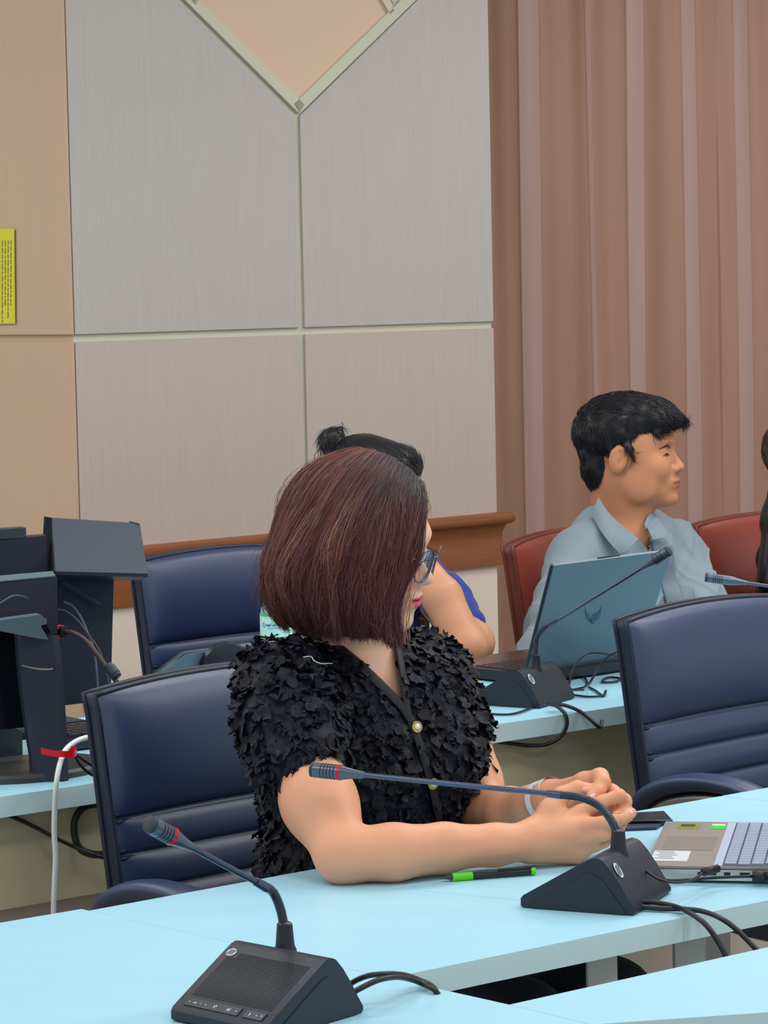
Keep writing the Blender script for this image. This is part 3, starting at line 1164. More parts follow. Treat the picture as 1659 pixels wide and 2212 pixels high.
# pen
pa, pb = Zp(948, 1897, 0.7555), Zp(1157, 1881.5, 0.7555)
pd = nrm(pb - pa); pl = np.linalg.norm(pb - pa)
pen = thing('ballpoint_pen', 'green and smoky black ballpoint pen lying by the woman\'s forearm', 'pen', (pa + pb) / 2)
m = MB(); m.lathe(pa, pd, [(0.0, 0.0006), (0.006, 0.0012), (0.018, 0.0044), (0.0185, 0.0046)], 16); m.build('tip', material('smoky_grey', (58, 62, 66), 0.3), pen, smooth=True, autos=0.6)
m = MB(); m.lathe(pa, pd, [(0.018, 0.0048), (0.0185, 0.0055), (0.045, 0.0056), (0.0455, 0.005)], 16); m.build('grip', M_GREEN, pen, smooth=True, autos=0.6)
m = MB(); m.lathe(pa, pd, [(0.0455, 0.0047), (pl - 0.006, 0.0047), (pl - 0.0055, 0.004)], 16); m.build('barrel', material('smoky_barrel', (34, 42, 40), 0.15), pen, smooth=True, autos=0.6)
m = MB(); m.lathe(pa, pd, [(pl - 0.007, 0.0049), (pl - 0.001, 0.0049), (pl, 0.0035)], 16); m.build('end_plug', M_GREEN, pen, smooth=True, autos=0.6)
m = MB(); m.box(pa + pd * (pl - 0.028) + ZU * 0.006, pd * 0.024, np.cross(pd, ZU) * 0.0018, ZU * 0.0007); m.build('clip', material('smoky_barrel', (0, 0, 0)), pen)

# grey laptop with its keyboard towards the woman
L0 = Zp(1438, 1774, 0.772); L1 = Zp(1393, 1870, 0.772)
la = nrm((L1 - L0) * [1, 1, 0]); lw = np.linalg.norm(L1 - L0)
lb = np.array([-la[1], la[0], 0])
if lb[0] < 0:
    lb = -lb
LD = 0.225
lap = thing('laptop', 'grey open laptop with stickers on its palm rest, right of the hands', 'laptop', (L0 + L1) / 2 * [1, 1, 0] + [0, 0, 0.75] + lb * LD / 2)
M_LAPG = material('laptop_grey', (148, 142, 138), 0.45, metal=0.15, var=0.03, vscale=60)
M_LAPK = material('key_grey', (150, 168, 196), 0.4)
M_LAPE = material('laptop_edge', (196, 206, 200), 0.3, metal=0.3)


def lp(a, b, z=0.0):
    """a across (0..1), b from the front edge (m), z above the deck"""
    return L0 + la * (a * lw) + lb * b + ZU * z


m = MB(); m.prism([lp(0, 0, -.003), lp(1, 0, -.003), lp(1, LD, -.003), lp(0, LD, -.003)], ZU * .003); m.build('deck', M_LAPG, lap, bevel=.001, seg=1)
m = MB(); m.prism([lp(0.0, 0, -.004), lp(1.0, 0, -.004), lp(1.0, LD, -.004), lp(0.0, LD, -.004)], ZU * -.014)
m.build('body', M_LAPE, lap, bevel=.004, seg=2)
m = MB()
for b0 in (0.02, LD - 0.02):
    for a0 in (0.08, 0.92):
        m.tube([lp(a0, b0, -.0175), lp(a0, b0, -.0215)], 0.006, 10)
m.build('rubber_foot', M_RUBBER, lap)
# slanted bevel between palm rest and keyboard well
m = MB(); m.prism([lp(0.02, 0.088, .0001), lp(0.985, 0.088, .0001), lp(0.985, 0.099, .0001), lp(0.02, 0.099, .0001)], ZU * .0006); m.build('keyboard_rim', material('rim_blue_grey', (182, 196, 222), 0.4), lap)
m = MB(); m.prism([lp(0.03, 0.099, .0001), lp(0.985, 0.099, .0001), lp(0.985, 0.205, .0001), lp(0.03, 0.205, .0001)], ZU * .0004); m.build('keyboard_well', material('well_dark', (66, 80, 96), 0.5), lap)
m = MB(); mk = MB()
rows = 6
kd = (0.205 - 0.100) / rows
for r_ in range(rows):
    x = 0.035
    ws = [0.068, 0.05, 0.05] + ([0.34] if r_ == 0 else []) + [0.0595] * (9 if r_ == 0 else 15)
    if r_ in (1, 2, 3):
        ws = [0.075 + 0.012 * (3 - r_)] + [0.0555] * 15
    for w_ in ws:
        if x + w_ > 0.98:
            break
        b0 = 0.1005 + r_ * kd
        m.prism([lp(x + .002, b0 + .0012, .0005), lp(x + w_ - .003, b0 + .0012, .0005), lp(x + w_ - .003, b0 + kd - .0012, .0005), lp(x + .002, b0 + kd - .0012, .0005)], ZU * .0016)
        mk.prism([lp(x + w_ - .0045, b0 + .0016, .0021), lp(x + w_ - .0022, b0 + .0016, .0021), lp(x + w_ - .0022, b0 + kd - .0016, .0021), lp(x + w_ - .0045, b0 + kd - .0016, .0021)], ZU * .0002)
        x += w_
kb_ = m.build('keyboard', M_LAPK, lap, bevel=.0004, seg=1)
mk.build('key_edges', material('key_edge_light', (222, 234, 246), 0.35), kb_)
m = MB(); m.prism([lp(0.34, 0.012, .0001), lp(0.66, 0.012, .0001), lp(0.66, 0.080, .0001), lp(0.34, 0.080, .0001)], ZU * .0003); m.build('touchpad', material('pad_grey', (140, 136, 130), 0.35), lap)
m = MB(); m.prism([lp(0.335, 0.012, .0001), lp(0.341, 0.012, .0001), lp(0.341, 0.080, .0001), lp(0.335, 0.080, .0001)], ZU * .0005); m.build('touchpad_edge', M_LAPE, lap)


def patch(name, a0, a1, b0, b1, mat, z=.0002, th=.0003, par=lap):
    q = MB(); q.prism([lp(a0, b0, z), lp(a1, b0, z), lp(a1, b1, z), lp(a0, b1, z)], ZU * th)
    return q.build(name, mat, par)


s1 = patch('sticker', 0.68, 0.90, 0.004, 0.052, material('sticker_white', (210, 224, 230), 0.4))
for k in range(5):
    patch('sticker_print', 0.70 + 0.035 * k, 0.712 + 0.035 * k, 0.008 + 0.004 * (k % 2), 0.030 + 0.003 * (k % 3), material('grey_print', (120, 132, 140), 0.5), .0006, .0001, s1)
s2 = patch('sticker', 0.05, 0.17, 0.020, 0.050, material('sticker_olive', (140, 150, 40), 0.4))
patch('sticker_print', 0.075, 0.13, 0.024, 0.044, material('dark_print', (52, 60, 26), 0.5), .0006, .0001, s2)
s3 = patch('sticker', 0.06, 0.17, 0.066, 0.086, material('sticker_green', (60, 215, 50), 0.4))
patch('sticker_print', 0.06, 0.10, 0.067, 0.085, material('sticker_white', (0, 0, 0)), .0006, .0001, s3)
# screen, out of the picture to the right
m = MB(); q0 = lp(0.0, LD - .002, 0.002); q1 = lp(1.0, LD - .002, 0.002); up = nrm(ZU + lb * 0.35)
m.prism([q0, q1, q1 + up * 0.21, q0 + up * 0.21], lb * .006); m.build('screen_lid', M_LAPG, lap, bevel=.002, seg=1)
# ports along the near side
m = MB()
for b0, b1 in ((0.068, 0.092), (0.102, 0.110), (0.122, 0.135)):
    m.prism([lp(1.0, b0, -.011) + la * .0002, lp(1.0, b1, -.011) + la * .0002, lp(1.0, b1, -.007) + la * .0002, lp(1.0, b0, -.007) + la * .0002], la * .0003)
m.build('side_port', M_BLACK2, lap)
# plugs and cords at the side of the laptop
m = MB()
q = lp(1.0, 0.155, -.009) + la * .012
m.tube([q, q + lb * .055], 0.0062, 10); m.tube([q - lb * .016, q], 0.0068, 10)
m.tube(spline([q - lb * .016, q - lb * .06 + la * .002 - ZU * .002, q - lb * .12 + la * .006 - ZU * .006, W(1405, 1887, 3.62), W(1392, 1882, 3.63)], 30), 0.0020, 8)
tag(m.build('power_cord', M_RUBBER, smooth=True), 'black power plug and straight cord at the side of the grey laptop', 'power cord')
m = MB()
q = W(1520, 1884, 3.655)
m.tube([q, W(1550, 1876, 3.675)], 0.0055, 8)
m.tube(spline([q, W(1505, 1895, 3.63), W(1480, 1905, 3.60), W(1450, 1906, 3.585), W(1425, 1900, 3.585), W(1405, 1888, 3.60), W(1390, 1877, 3.62)], 40), 0.0017, 8)
tag(m.build('audio_cord', M_RUBBER, smooth=True), 'thin black sagging cord plugged into the side of the grey laptop', 'cord')

# phone lying behind the hands
ph = thing('smartphone', 'black phone in a folding case lying behind the clasped hands', 'phone', Zp(1400, 1772, 0.75))
pp = [Zp(1330, 1757, .758), Zp(1434, 1751.5, .758), Zp(1453, 1771.5, .758), Zp(1340, 1774, .758)]
m = MB(); m.prism([p - ZU * .008 for p in pp], ZU * .008); m.build('body', M_GLOSS, ph, bevel=.0012, seg=1)
m = MB(); m.prism([pp[0] * .02 + pp[3] * .98, pp[1] * .02 + pp[2] * .98, pp[2] * 1.02 - pp[1] * .02, pp[3] * 1.02 - pp[0] * .02], ZU * .0006); m.build('bright_edge', M_CHROME, ph)
pq = [Zp(1325, 1776, .754), Zp(1438, 1774, .754), Zp(1418, 1787, .754), Zp(1325, 1791, .754)]
m = MB(); m.prism([p - ZU * .0035 for p in pq], ZU * .0035); m.build('case_flap', material('case_navy', (42, 52, 80), 0.45), ph, bevel=.001, seg=1)
# ------------------------------------------------------------------ things on the back desk
M_MON = material('monitor_black', (36, 42, 60), 0.45, spec=0.4, bump=0.1, bscale=900)
M_MONL = material('monitor_slate', (46, 57, 74), 0.5)
M_MON_LIT = material('monitor_lit_tone', (90, 114, 128), 0.4)  # lighter copy of the monitor plastic, stands in for light falling on it


def quad_slab(name, corners, thick_vec, mat, parent=None, bevel=0.002, th=None):
    m = MB(); m.prism([W(*c) for c in corners], thick_vec)
    return m.build(name, mat, parent, bevel=bevel, seg=1)


BK = nrm(np.array([-0.35, 0.93, 0]))       # away from the camera, into the desk
# big open laptop
bl, br = Zp(1131, 1474, 0.757), Zp(1352, 1440, 0.757)
dl0 = 5.50
lid = [bl, br + (br - bl) * 0.12, W(1452, 1189, 5.63), W(1195, 1222, 5.44)]
lx = nrm(bl - br)
lt = thing('laptop', 'large black open laptop seen from behind its lid, in front of the man', 'laptop', (bl + br) / 2 * [1, 1, 0] + [0, 0, .75])
ln = nrm(np.cross(lid[1] - lid[0], lid[3] - lid[0]))
if ln[1] > 0:
    ln = -ln                                 # towards the camera
lid[2] = plane_hit(1452, 1189, lid[0], ln)
m = MB(); m.prism(lid, -ln * 0.006)
M_LID = material('lid_blue_grey', (98, 118, 130), 0.32, metal=0.3, spec=0.5)
lo = m.build('lid', M_LID, lt, bevel=0.002, seg=2)
m = MB()
rim = [lid[0], lid[3], lid[2]]
m.tube([lid[0] - ln * .003, lid[3] - ln * .003], 0.0038, 8)
m.build('lid_edge', M_BLACK2, lo)


def on_lid(px, py, out=0.0008):
    return plane_hit(px, py, lid[0] + ln * out, ln)


# winged emblem on the lid
def poly_on(fn, pts, mat, name, parent):
    m = MB()
    for pl_ in pts:
        m.add([fn(*p) for p in pl_], [tuple(range(len(pl_)))])
    return m.build(name, mat, parent, recalc=False)


wing = [[(1264, 1313), (1268, 1322), (1277, 1334), (1279, 1346), (1271, 1341), (1266, 1332)],
        [(1276, 1345), (1272, 1338), (1281, 1336), (1285, 1347), (1279, 1349)],
        [(1300, 1308), (1297, 1317), (1289, 1330), (1286, 1342), (1294, 1336), (1299, 1325)],
        [(1280, 1328), (1284, 1326), (1285, 1339), (1281, 1341)],
        [(1285, 1326), (1289, 1323), (1288, 1334), (1286, 1338)]]
poly_on(on_lid, wing, material('emblem_dark', (66, 92, 110), 0.25, metal=0.6), 'lid_emblem', lo)
m = MB(); m.prism([on_lid(1290, 1204), on_lid(1340, 1197), on_lid(1339, 1200.5), on_lid(1290, 1207.5)], ln * .0006); m.build('lid_notch', M_BLACK2, lo)
m = MB(); bdir = nrm((br - bl) * [1, 1, 0]); bback = np.array([-bdir[1], bdir[0], 0])
b0 = bl * [1, 1, 0] + [0, 0, .7545] - bback * .018
bw_ = np.linalg.norm(br - bl) * 1.12
m.prism([b0, b0 + bdir * bw_, b0 + bdir * bw_ + bback * .275, b0 + bback * .275], ZU * .020)
m.build('base', M_GLOSS, lt, bevel=.003, seg=2)
m = MB()
m.prism([b0 + bdir * .01 + bback * .035 + ZU * .0201, b0 + bdir * (bw_ - .01) + bback * .035 + ZU * .0201, b0 + bdir * (bw_ - .01) + bback * .27 + ZU * .0201, b0 + bdir * .01 + bback * .27 + ZU * .0201], ZU * .0006)
m.build('deck', material('deck_brown_black', (58, 48, 52), 0.22, spec=0.6), lt)
m = MB()
for r_ in range(6):
    for c_ in range(17):
        q = b0 + bdir * (.018 + c_ * .0176 * bw_ / .32) + bback * (.06 + r_ * .0185) + ZU * .0207
        m.prism([q, q + bdir * .0142, q + bdir * .0142 + bback * .0155, q + bback * .0155], ZU * .0016)
m.build('keyboard', material('key_black', (44, 40, 46), 0.3, spec=0.6), lt, bevel=.0006, seg=1)
m = MB(); m.prism([b0 + bdir * .0 - bback * .0006 + ZU * .002, b0 + bdir * bw_ - bback * .0006 + ZU * .002, b0 + bdir * bw_ - bback * .0006 + ZU * .018, b0 - bback * .0006 + ZU * .018], -bback * .0006)
m.build('rear_grille', M_BLACK2, lt)

# yellow packet behind the third microphone
q = Zp(1016, 1500, .75)
m = MB(); m.box(q + ZU * .012 + BK * .03, E1 * .03, BK * .02, ZU * .011)
tag(m.build('sweet_packet', material('yellow_foil', (214, 178, 60), 0.25, metal=0.3), bevel=.006, seg=3), 'small yellow foil packet beside the third microphone on the back desk', 'packet')
# tangle on the back desk
zc = .7535


def dpts(*pts):
    return [Zp(p[0], p[1], zc + (p[2] if len(p) > 2 else 0)) for p in pts]


cable('thin grey cord running round the front of the back desk microphone', None, 0.0022, world_pts=[W(970, 1452, 5.35), W(985, 1470, 5.33)] + dpts((1000, 1500, .004), (1020, 1525), (1060, 1542), (1100, 1543), (1150, 1528), (1190, 1508), (1225, 1500), (1270, 1505), (1300, 1503), (1309, 1492)))
cable('black cable looping below the back desk edge from its microphone', None, 0.0036, world_pts=[W(1185, 1521, 5.235), W(1205, 1527, 5.20), W(1222, 1545, 5.185), W(1224, 1568, 5.185), W(1210, 1592, 5.185), W(1180, 1608, 5.18), W(1140, 1610, 5.17), W(1090, 1604, 5.16), W(1040, 1596, 5.15), W(990, 1588, 5.15)])
cable('short black cable bending under the back desk edge beside the loop', None, 0.0036, world_pts=[W(1190, 1520, 5.24), W(1225, 1525, 5.22), W(1255, 1538, 5.215), W(1277, 1556, 5.21), W(1295, 1571, 5.21), W(1300, 1558, 5.235)])
cable('thin black cord looping in front of the laptop lid, left loop', None, 0.0019, world_pts=dpts((1262, 1490), (1240, 1490), (1229, 1480), (1232, 1468), (1250, 1460), (1266, 1468), (1262, 1484), (1240, 1489)) + [])
cable('thin black cord rising against the laptop lid and falling to the right', None, 0.0019, world_pts=[W(1229, 1482, 5.42), W(1236, 1450, 5.43), W(1252, 1424, 5.44), W(1275, 1411, 5.45), W(1305, 1412, 5.44), W(1340, 1420, 5.4)])
cable('black cord curving down beside the chair to the desk', None, 0.0022, world_pts=[W(1335, 1408, 5.36), W(1315, 1417, 5.36), W(1295, 1440, 5.36), W(1277, 1470, 5.35)] + dpts((1272, 1484), (1285, 1491), (1303, 1503), (1308, 1493)))
cable('small black loop of cord by the right chair on the desk', None, 0.0022, world_pts=dpts((1345, 1466), (1318, 1463), (1302, 1469), (1306, 1474), (1325, 1473), (1345, 1466)))

# water bottle
bc = Zp(601, 1478, .75)
bt = thing('water_bottle', 'clear plastic water bottle with a green label on the back desk', 'bottle', bc)
bt_s = .0385
M_PET = material('clear_plastic', (206, 240, 246), 0.08, transmission=0.75, ior=1.2)
m = MB(); m.lathe(bc + ZU * .001, ZU, [(0, .028), (.004, .033), (.05, .033), (.054, .031), (.058, .033), (.13, .033), (.15, .031), (.168, .024), (.185, .0145), (.195, .0130)], 28)
m.build('bottle_body', M_PET, bt, smooth=True, autos=0.9)
m = MB(); m.lathe(bc, ZU, [(.196, .0155), (.212, .0155), (.2125, .014)], 20); m.build('cap', M_WHITE, bt, smooth=True, autos=0.6)


def band(name, z0, z1, r, mat, par):
    m = MB()
    P = np.array([[bc + ZU * z + r * np.array([math.cos(a), math.sin(a), 0]) for z in (z0, z1)] for a in np.linspace(0, 2 * math.pi, 33)])
    m.grid(P); return m.build(name, mat, par, smooth=True)


lab = band('label', .080, .142, .0333, material('label_mint', (196, 246, 236), 0.4), bt)
band('label_green_band', .080, .098, .0335, material('label_green', (70, 222, 92), 0.4), lab)
band('label_green_line', .138, .142, .0335, material('label_green', (0, 0, 0)), lab)
# hand-drawn style lettering on the label, a row of small looped strokes
m = MB()
vdir = nrm((EYE - bc) * [1, 1, 0]); sdir = np.array([-vdir[1], vdir[0], 0])
if sdir[0] < 0:
    sdir = -sdir


def on_bottle(x, z):
    a = x / .0335
    return bc + ZU * z + (vdir * math.cos(a) + sdir * math.sin(a)) * .0339


def stroke(pts, w=.0005):
    m.tube([on_bottle(x * .001, .119 + z * .001) for x, z in pts], w, 5)


x0 = -22
for g_ in ([(0, 0), (0, 3), (1.2, 3.4), (2.2, 3), (2.2, 0)], [(0, 3), (1, 0), (2, 3), (2.2, 0)], [(0, 0), (0, 3), (1.5, 3), (1.5, 0), (2.4, 0), (2.4, 3.2)], [(0, 4.4), (1.5, 4.8), (2.4, 4.2)],
           [(0, 3), (0, .3), (2, .3), (2, 3)], [(0, 0), (0, 2.6), (1, 3.3), (2, 2.6), (2, 0)], [(0.3, 0), (0, 0.5), (0.5, 1), (0.5, 3.3)], [(0, 0), (1.6, 0), (1.8, 3.2), (0, 3.2), (.4, 1.8)],
           [(0, 0), (0, 3), (2, 3), (1, 1.4), (2, 0)], [(0, 0), (0, 3), (1.2, 3.4), (2.2, 3), (2.2, 0)]):
    stroke([(x0 + x * 1.1, z * 1.25) for x, z in g_]); x0 += 3.3
for cx in (-29, 15):
    stroke([(cx + 3.2 * math.cos(a), 2 + 4.2 * math.sin(a)) for a in np.linspace(0, 6.28, 16)])
stroke([(-20, -3), (-12, -4.2), (-4, -3.6), (6, -3.8)], .0004)
for xx in (21, 24, 27):
    stroke([(xx, 0), (xx + 1, 3), (xx + 2, .5)])
m.build('label_lettering', material('label_ink', (72, 132, 168), 0.5), lab)

# low dark monitor behind the woman's chair, its top edge coloured lighter as if lit
mt = thing('computer_monitor', 'low dark monitor with a chamfered corner behind the woman\'s chair', 'monitor', Zp(500, 1560, .75))
mp = [(300, 1575, 5.02), (304, 1490, 5.02), (338, 1462, 5.03), (402, 1413, 5.06), (660, 1377, 5.24), (660, 1530, 5.24)]
m = MB(); m.prism([W(*p) for p in mp], BK * .035); m.build('casing', M_MON, mt, bevel=.0025, seg=2)
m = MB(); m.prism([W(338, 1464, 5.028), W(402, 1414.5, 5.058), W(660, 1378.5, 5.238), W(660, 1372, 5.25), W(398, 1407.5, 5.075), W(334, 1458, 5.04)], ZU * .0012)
m.build('lit_top_edge', M_MON_LIT, mt)
m = MB(); m.lathe(W(487, 1445, 5.1), -BK, [(0, .05), (.012, .046), (.016, .03)], 20); m.build('rear_boss', M_BLACK2, mt, smooth=True, autos=.6)
m = MB(); q = Zp(500, 1585, .75); m.box(q + BK * .06 + ZU * .006, E1 * .10, E2 * .05, ZU * .0055); m.box(q + BK * .06 + ZU * .04, E1 * .03, E2 * .012, ZU * .035)
m.build('foot', M_MON, mt, bevel=.002, seg=1)

# left cluster ------------------------------------------------------------
# front monitor from behind
fm = thing('computer_monitor', 'black monitor seen from behind on an oval foot, front one at the left edge', 'monitor', Zp(90, 1668, .75))
D1 = 4.62
quad_slab('screen_casing', [(-330, 1300, D1 - .02), (112, 1252, D1 + .09), (104, 1566, D1 + .09), (-330, 1610, D1 - .02)], BK * .03, M_GLOSS, fm, .004)
quad_slab('rear_housing', [(-260, 1285, D1 - .07), (124, 1247, D1 + .03), (124, 1398, D1 + .03), (92, 1330, D1 + .02), (-260, 1350, D1 - .07)], BK * .055, M_MON, fm, .004)
quad_slab('housing_top', [(-260, 1282, D1 - .07), (120, 1246, D1 + .03), (114, 1236, D1 + .09), (-260, 1268, D1 - .01)], ZU * .002, M_MON_LIT, fm, .001)  # top coloured as if lit from above
quad_slab('neck_bracket', [(-60, 1352, D1 - .10), (14, 1338, D1 - .08), (88, 1328, D1 - .04), (101, 1338, D1 - .04), (101, 1348, D1 - .04), (88, 1352, D1 - .04), (101, 1374, D1 - .04), (104, 1382, D1 - .04), (92, 1381, D1 - .04)], BK * .03, M_MON_LIT, fm, .002)  # bracket catching light, put into its colour
m = MB()
col = [(84, 1372, 44), (90, 1430, 46), (96, 1500, 45), (104, 1580, 42), (110, 1640, 38), (112, 1688, 38)]
secs = []
for (cx, cy, hw) in col:
    c = W(cx, cy, D1 - .03); ux = nrm(W(cx + 1, cy, D1) - W(cx, cy, D1)); r = hw * .000745
    secs.append([c + ux * r * a + BK * b for a, b in ((-1, .03), (-1, .008), (-.82, 0), (.62, -.004), (1, .006), (1, .03))])
m.grid(np.array([s + [s[0]] for s in secs]))
m.build('stand_column', M_MON, fm, bevel=0, smooth=False)
m = MB(); bo = Zp(62, 1668, .7505)
m.add([bo + ZU * h + s_ * (ddir * .135 * math.cos(a) + dnrm * .10 * math.sin(a)) for (h, s_) in ((0, 1.0), (.008, 1.0), (.013, .96), (.0135, 0.9)) for a in np.linspace(0, 2 * math.pi, 49)[:-1]],
      [(i * 48 + k, i * 48 + (k + 1) % 48, (i + 1) * 48 + (k + 1) % 48, (i + 1) * 48 + k) for i in range(3) for k in range(48)] + [tuple(144 + k for k in range(48))])
m.build('oval_foot', material('foot_grey_black', (58, 58, 60), 0.4), fm, smooth=True, autos=.5)
# taller monitor behind it
rm = thing('computer_monitor', 'black monitor behind the front one, with a small box on its top edge', 'monitor', Zp(20, 1600, .75))
D2 = 4.80
quad_slab('screen_casing', [(-330, 1195, D2), (101, 1157, D2 + .10), (97, 1300, D2 + .10), (-330, 1340, D2)], BK * .04, M_MON, rm, .003)
quad_slab('stand', [(-20, 1300, D2 + .05), (40, 1300, D2 + .05), (40, 1592, D2 + .05), (-20, 1592, D2 + .05)], BK * .03, M_MON, rm, .002)
q = Zp(10, 1600, .7505)
m = MB(); m.box(q + BK * .06 + ZU * .006, ddir * .10, dnrm * .07, ZU * .006); m.build('foot', M_MON, rm, bevel=.002, seg=1)
m = MB(); m.prism([W(-70, 1149, D2 + .05), W(56, 1140, D2 + .09), W(57, 1160.5, D2 + .09), W(-70, 1170, D2 + .05)], BK * .035)
m.build('webcam_box', M_MONL, rm, bevel=.003, seg=1)
# hooded portrait screen
hm = thing('hooded_screen', 'tall black screen with a tilted hood panel in front of the chair at the left', 'screen', Zp(185, 1590, .75))
D3 = 4.98
quad_slab('screen_back', [(96, 1236, D3), (246, 1236, D3 + .03), (239, 1512, D3 + .03), (120, 1526, D3)], BK * .03, M_MON, hm, .003)
m = MB(); A_ = [W(114, 1119, D3 - .02), W(302, 1131, D3 + .05), W(319, 1239, D3 - .06), W(119, 1234, D3 - .13)]
_nA = np.cross(A_[1] - A_[0], A_[3] - A_[0]); A_[2] = plane_hit(319, 1239, A_[0], _nA)
m.prism(A_, BK * .012)
hd = m.build('hood_panel', M_MONL, hm, bevel=.002, seg=1)
m = MB(); m.prism([W(97, 1116, D3 + .02), W(114, 1119, D3 - .02), W(119, 1236, D3 - .13), W(90, 1236, D3 + .02)], BK * .006); m.build('hood_side', material('matte_black', (24, 28, 38), 0.9, spec=0.1), hd)
m = MB(); m.prism([W(119, 1234, D3 - .13), A_[2], W(312, 1246, D3 + .0), W(122, 1243, D3 - .06)], ZU * -.006); m.build('hood_lip', M_BLACK2, hd)
m = MB(); m.prism([W(282, 1126, D3 + .045), W(301, 1131, D3 + .045), W(300, 1134, D3 + .045), W(282, 1131, D3 + .045)], BK * .01); m.build('hood_tab', M_MONL, hd)
m = MB(); m.tube([W(267, 1240, D3), W(267, 1250, D3)], .0035, 8); m.build('hood_knob', M_BLACK2, hd)
m = MB(); m.tube([W(135, 1258, D3 - .005), W(215, 1306, D3 - .002)], .006, 8, flat=.5); m.build('brace', M_MONL, hm)
quad_slab('stand', [(100, 1500, D3 + .06), (128, 1500, D3 + .06), (128, 1576, D3 + .06), (100, 1576, D3 + .06)], BK * .02, M_MON, hm, .002)
m = MB(); q = Zp(115, 1588, .7505); m.box(q + ZU * .005 + BK * .11, ddir * .07, dnrm * .05, ZU * .005); m.build('foot', M_MON, hm, bevel=.002, seg=1)
# keyboard and stacked devices
kq = Zp(168, 1612, .752)
kt_ = thing('keyboard', 'black keyboard behind the column of the front monitor', 'keyboard', kq)
m = MB(); m.box(kq + ZU * .010 + ddir * .10 + dnrm * .03, ddir * .13, dnrm * .065, ZU * .009); m.build('case', M_MON, kt_, bevel=.004, seg=2)
m = MB()
for r_ in range(5):
    for c_ in range(13):
        q = kq + ddir * (-.022 + c_ * .0185) + dnrm * (-.022 + r_ * .0225) + ZU * .0195
        m.prism([q, q + ddir * .0155, q + ddir * .0155 + dnrm * .018, q + dnrm * .018], ZU * .006)
m.build('keys', M_BLACK2, kt_, bevel=.0012, seg=1)
q = Zp(10, 1652, .7505)
db = thing('desktop_box', 'dark green-black box beside the monitor column at the left edge', 'computer box', q)
m = MB(); m.box(q + ZU * .032 - ddir * .05 + dnrm * .09, ddir * .11, dnrm * .05, ZU * .0315); m.build('case', material('green_black', (36, 48, 52), 0.4), db, bevel=.004, seg=2)
m = MB(); m.box(q + ZU * .006 - ddir * .05 + dnrm * .035, ddir * .10, dnrm * .01, ZU * .005); m.build('front_lip', M_BLACK2, db, bevel=.002, seg=1)
# video cable with red-jacketed plug and ferrite
vc = thing('video_cable', 'brown-black video cable with a red plug and a ferrite bead', 'cable', W(180, 1400, 4.6))
P = path([(140, 1365, 4.66), (158, 1367, 4.65), (180, 1380, 4.64), (205, 1408, 4.63), (230, 1442, 4.62), (256, 1478, 4.61), (285, 1510, 4.60), (320, 1600, 4.60), (330, 1640, 4.66)], 60)
m = MB(); m.tube(P, .0042, 10); m.build('cord', material('cord_brown', (66, 50, 56), 0.4), vc, smooth=True)
pd_ = nrm(W(150, 1366, 4.65) - W(120, 1362, 4.68))
m = MB(); m.box(W(131, 1364, 4.665), pd_ * .011, ZU * .009, np.cross(pd_, ZU) * .006); m.build('plug', M_RUBBER, vc, bevel=.002, seg=2)
m = MB()
for y in (1354.5, 1376):
    m.box(W(126, y, 4.662), pd_ * .006, ZU * .0028, np.cross(pd_, ZU) * .007)
m.build('plug_jacket', M_REDM, vc, bevel=.001, seg=1)
m = MB(); fd = nrm(W(252, 1460, 4.61) - W(232, 1437, 4.62)); m.lathe(W(232, 1437, 4.62), fd, [(0, .005), (.001, .0078), (.005, .0082), (.006, .0092), (.022, .0092), (.023, .0082), (.027, .0078), (.028, .005)], 16)
m.build('ferrite_bead', M_MONL, vc, smooth=True, autos=.5)
cable('thin grey wire hanging down the tall hooded screen, right one', [(138, 1300, 4.90), (158, 1310, 4.89), (176, 1336, 4.88), (190, 1368, 4.87), (202, 1400, 4.86), (209, 1450, 4.85), (213, 1505, 4.84), (220, 1560, 4.8), (226, 1610, 4.76)], .0018, material('wire_grey', (78, 86, 108), .4))
cable('thin dark wire arching across the tall hooded screen, left one', [(122, 1317, 4.80), (140, 1320, 4.80), (165, 1338, 4.80), (190, 1370, 4.79), (214, 1405, 4.78), (228, 1445, 4.77), (240, 1495, 4.76), (250, 1560, 4.75), (252, 1600, 4.74)], .0018, material('wire_dark', (52, 56, 70), .4))
cable('thin wire hooked on the back of the front monitor', [(-20, 1318, 4.50), (5, 1300, 4.51), (28, 1287, 4.53), (52, 1289, 4.57), (60, 1294, 4.60)], .0014, material('wire_grey', (0, 0, 0)))
cable('pale wire tied round the monitor column', [(45, 1437, 4.60), (66, 1442, 4.57), (90, 1446, 4.56), (108, 1446, 4.57), (116, 1443, 4.60)], .0014, material('wire_tan', (138, 128, 118), .4))
cable('thin cord lying across the pale paper at the left edge', [(-30, 1567, 4.80), (10, 1568, 4.78), (40, 1575, 4.74), (62, 1583, 4.70)], .002, material('wire_grey', (0, 0, 0)))
# white cable with its red strap
cable('white cable hanging over the back desk at the left', [(255, 1606, 4.60), (225, 1592, 4.56), (195, 1592, 4.53), (165, 1601, 4.50), (142, 1620, 4.47), (130, 1648, 4.44), (122, 1690, 4.42), (118, 1750, 4.42), (117, 1800, 4.42), (120, 1850, 4.42), (118, 1900, 4.42), (116, 1950, 4.42), (115, 2040, 4.42)], .0044, M_WHITE, n=90)
m = MB()
P = path([(89, 1622, 4.44), (112, 1627, 4.435), (135, 1629, 4.43), (158, 1629, 4.44), (165, 1625, 4.455), (163, 1619, 4.475), (152, 1619, 4.48), (140, 1625, 4.478), (126, 1629, 4.47)], 50)
m.grid(np.stack([P + ZU * .005, P - ZU * .005], 1)); m.grid(np.stack([P + ZU * .005 - E2 * .0007, P - ZU * .005 - E2 * .0007], 1))
tag(m.build('cable_strap', M_REDM, smooth=True, recalc=False), 'red strap wrapped round the white cable', 'strap')
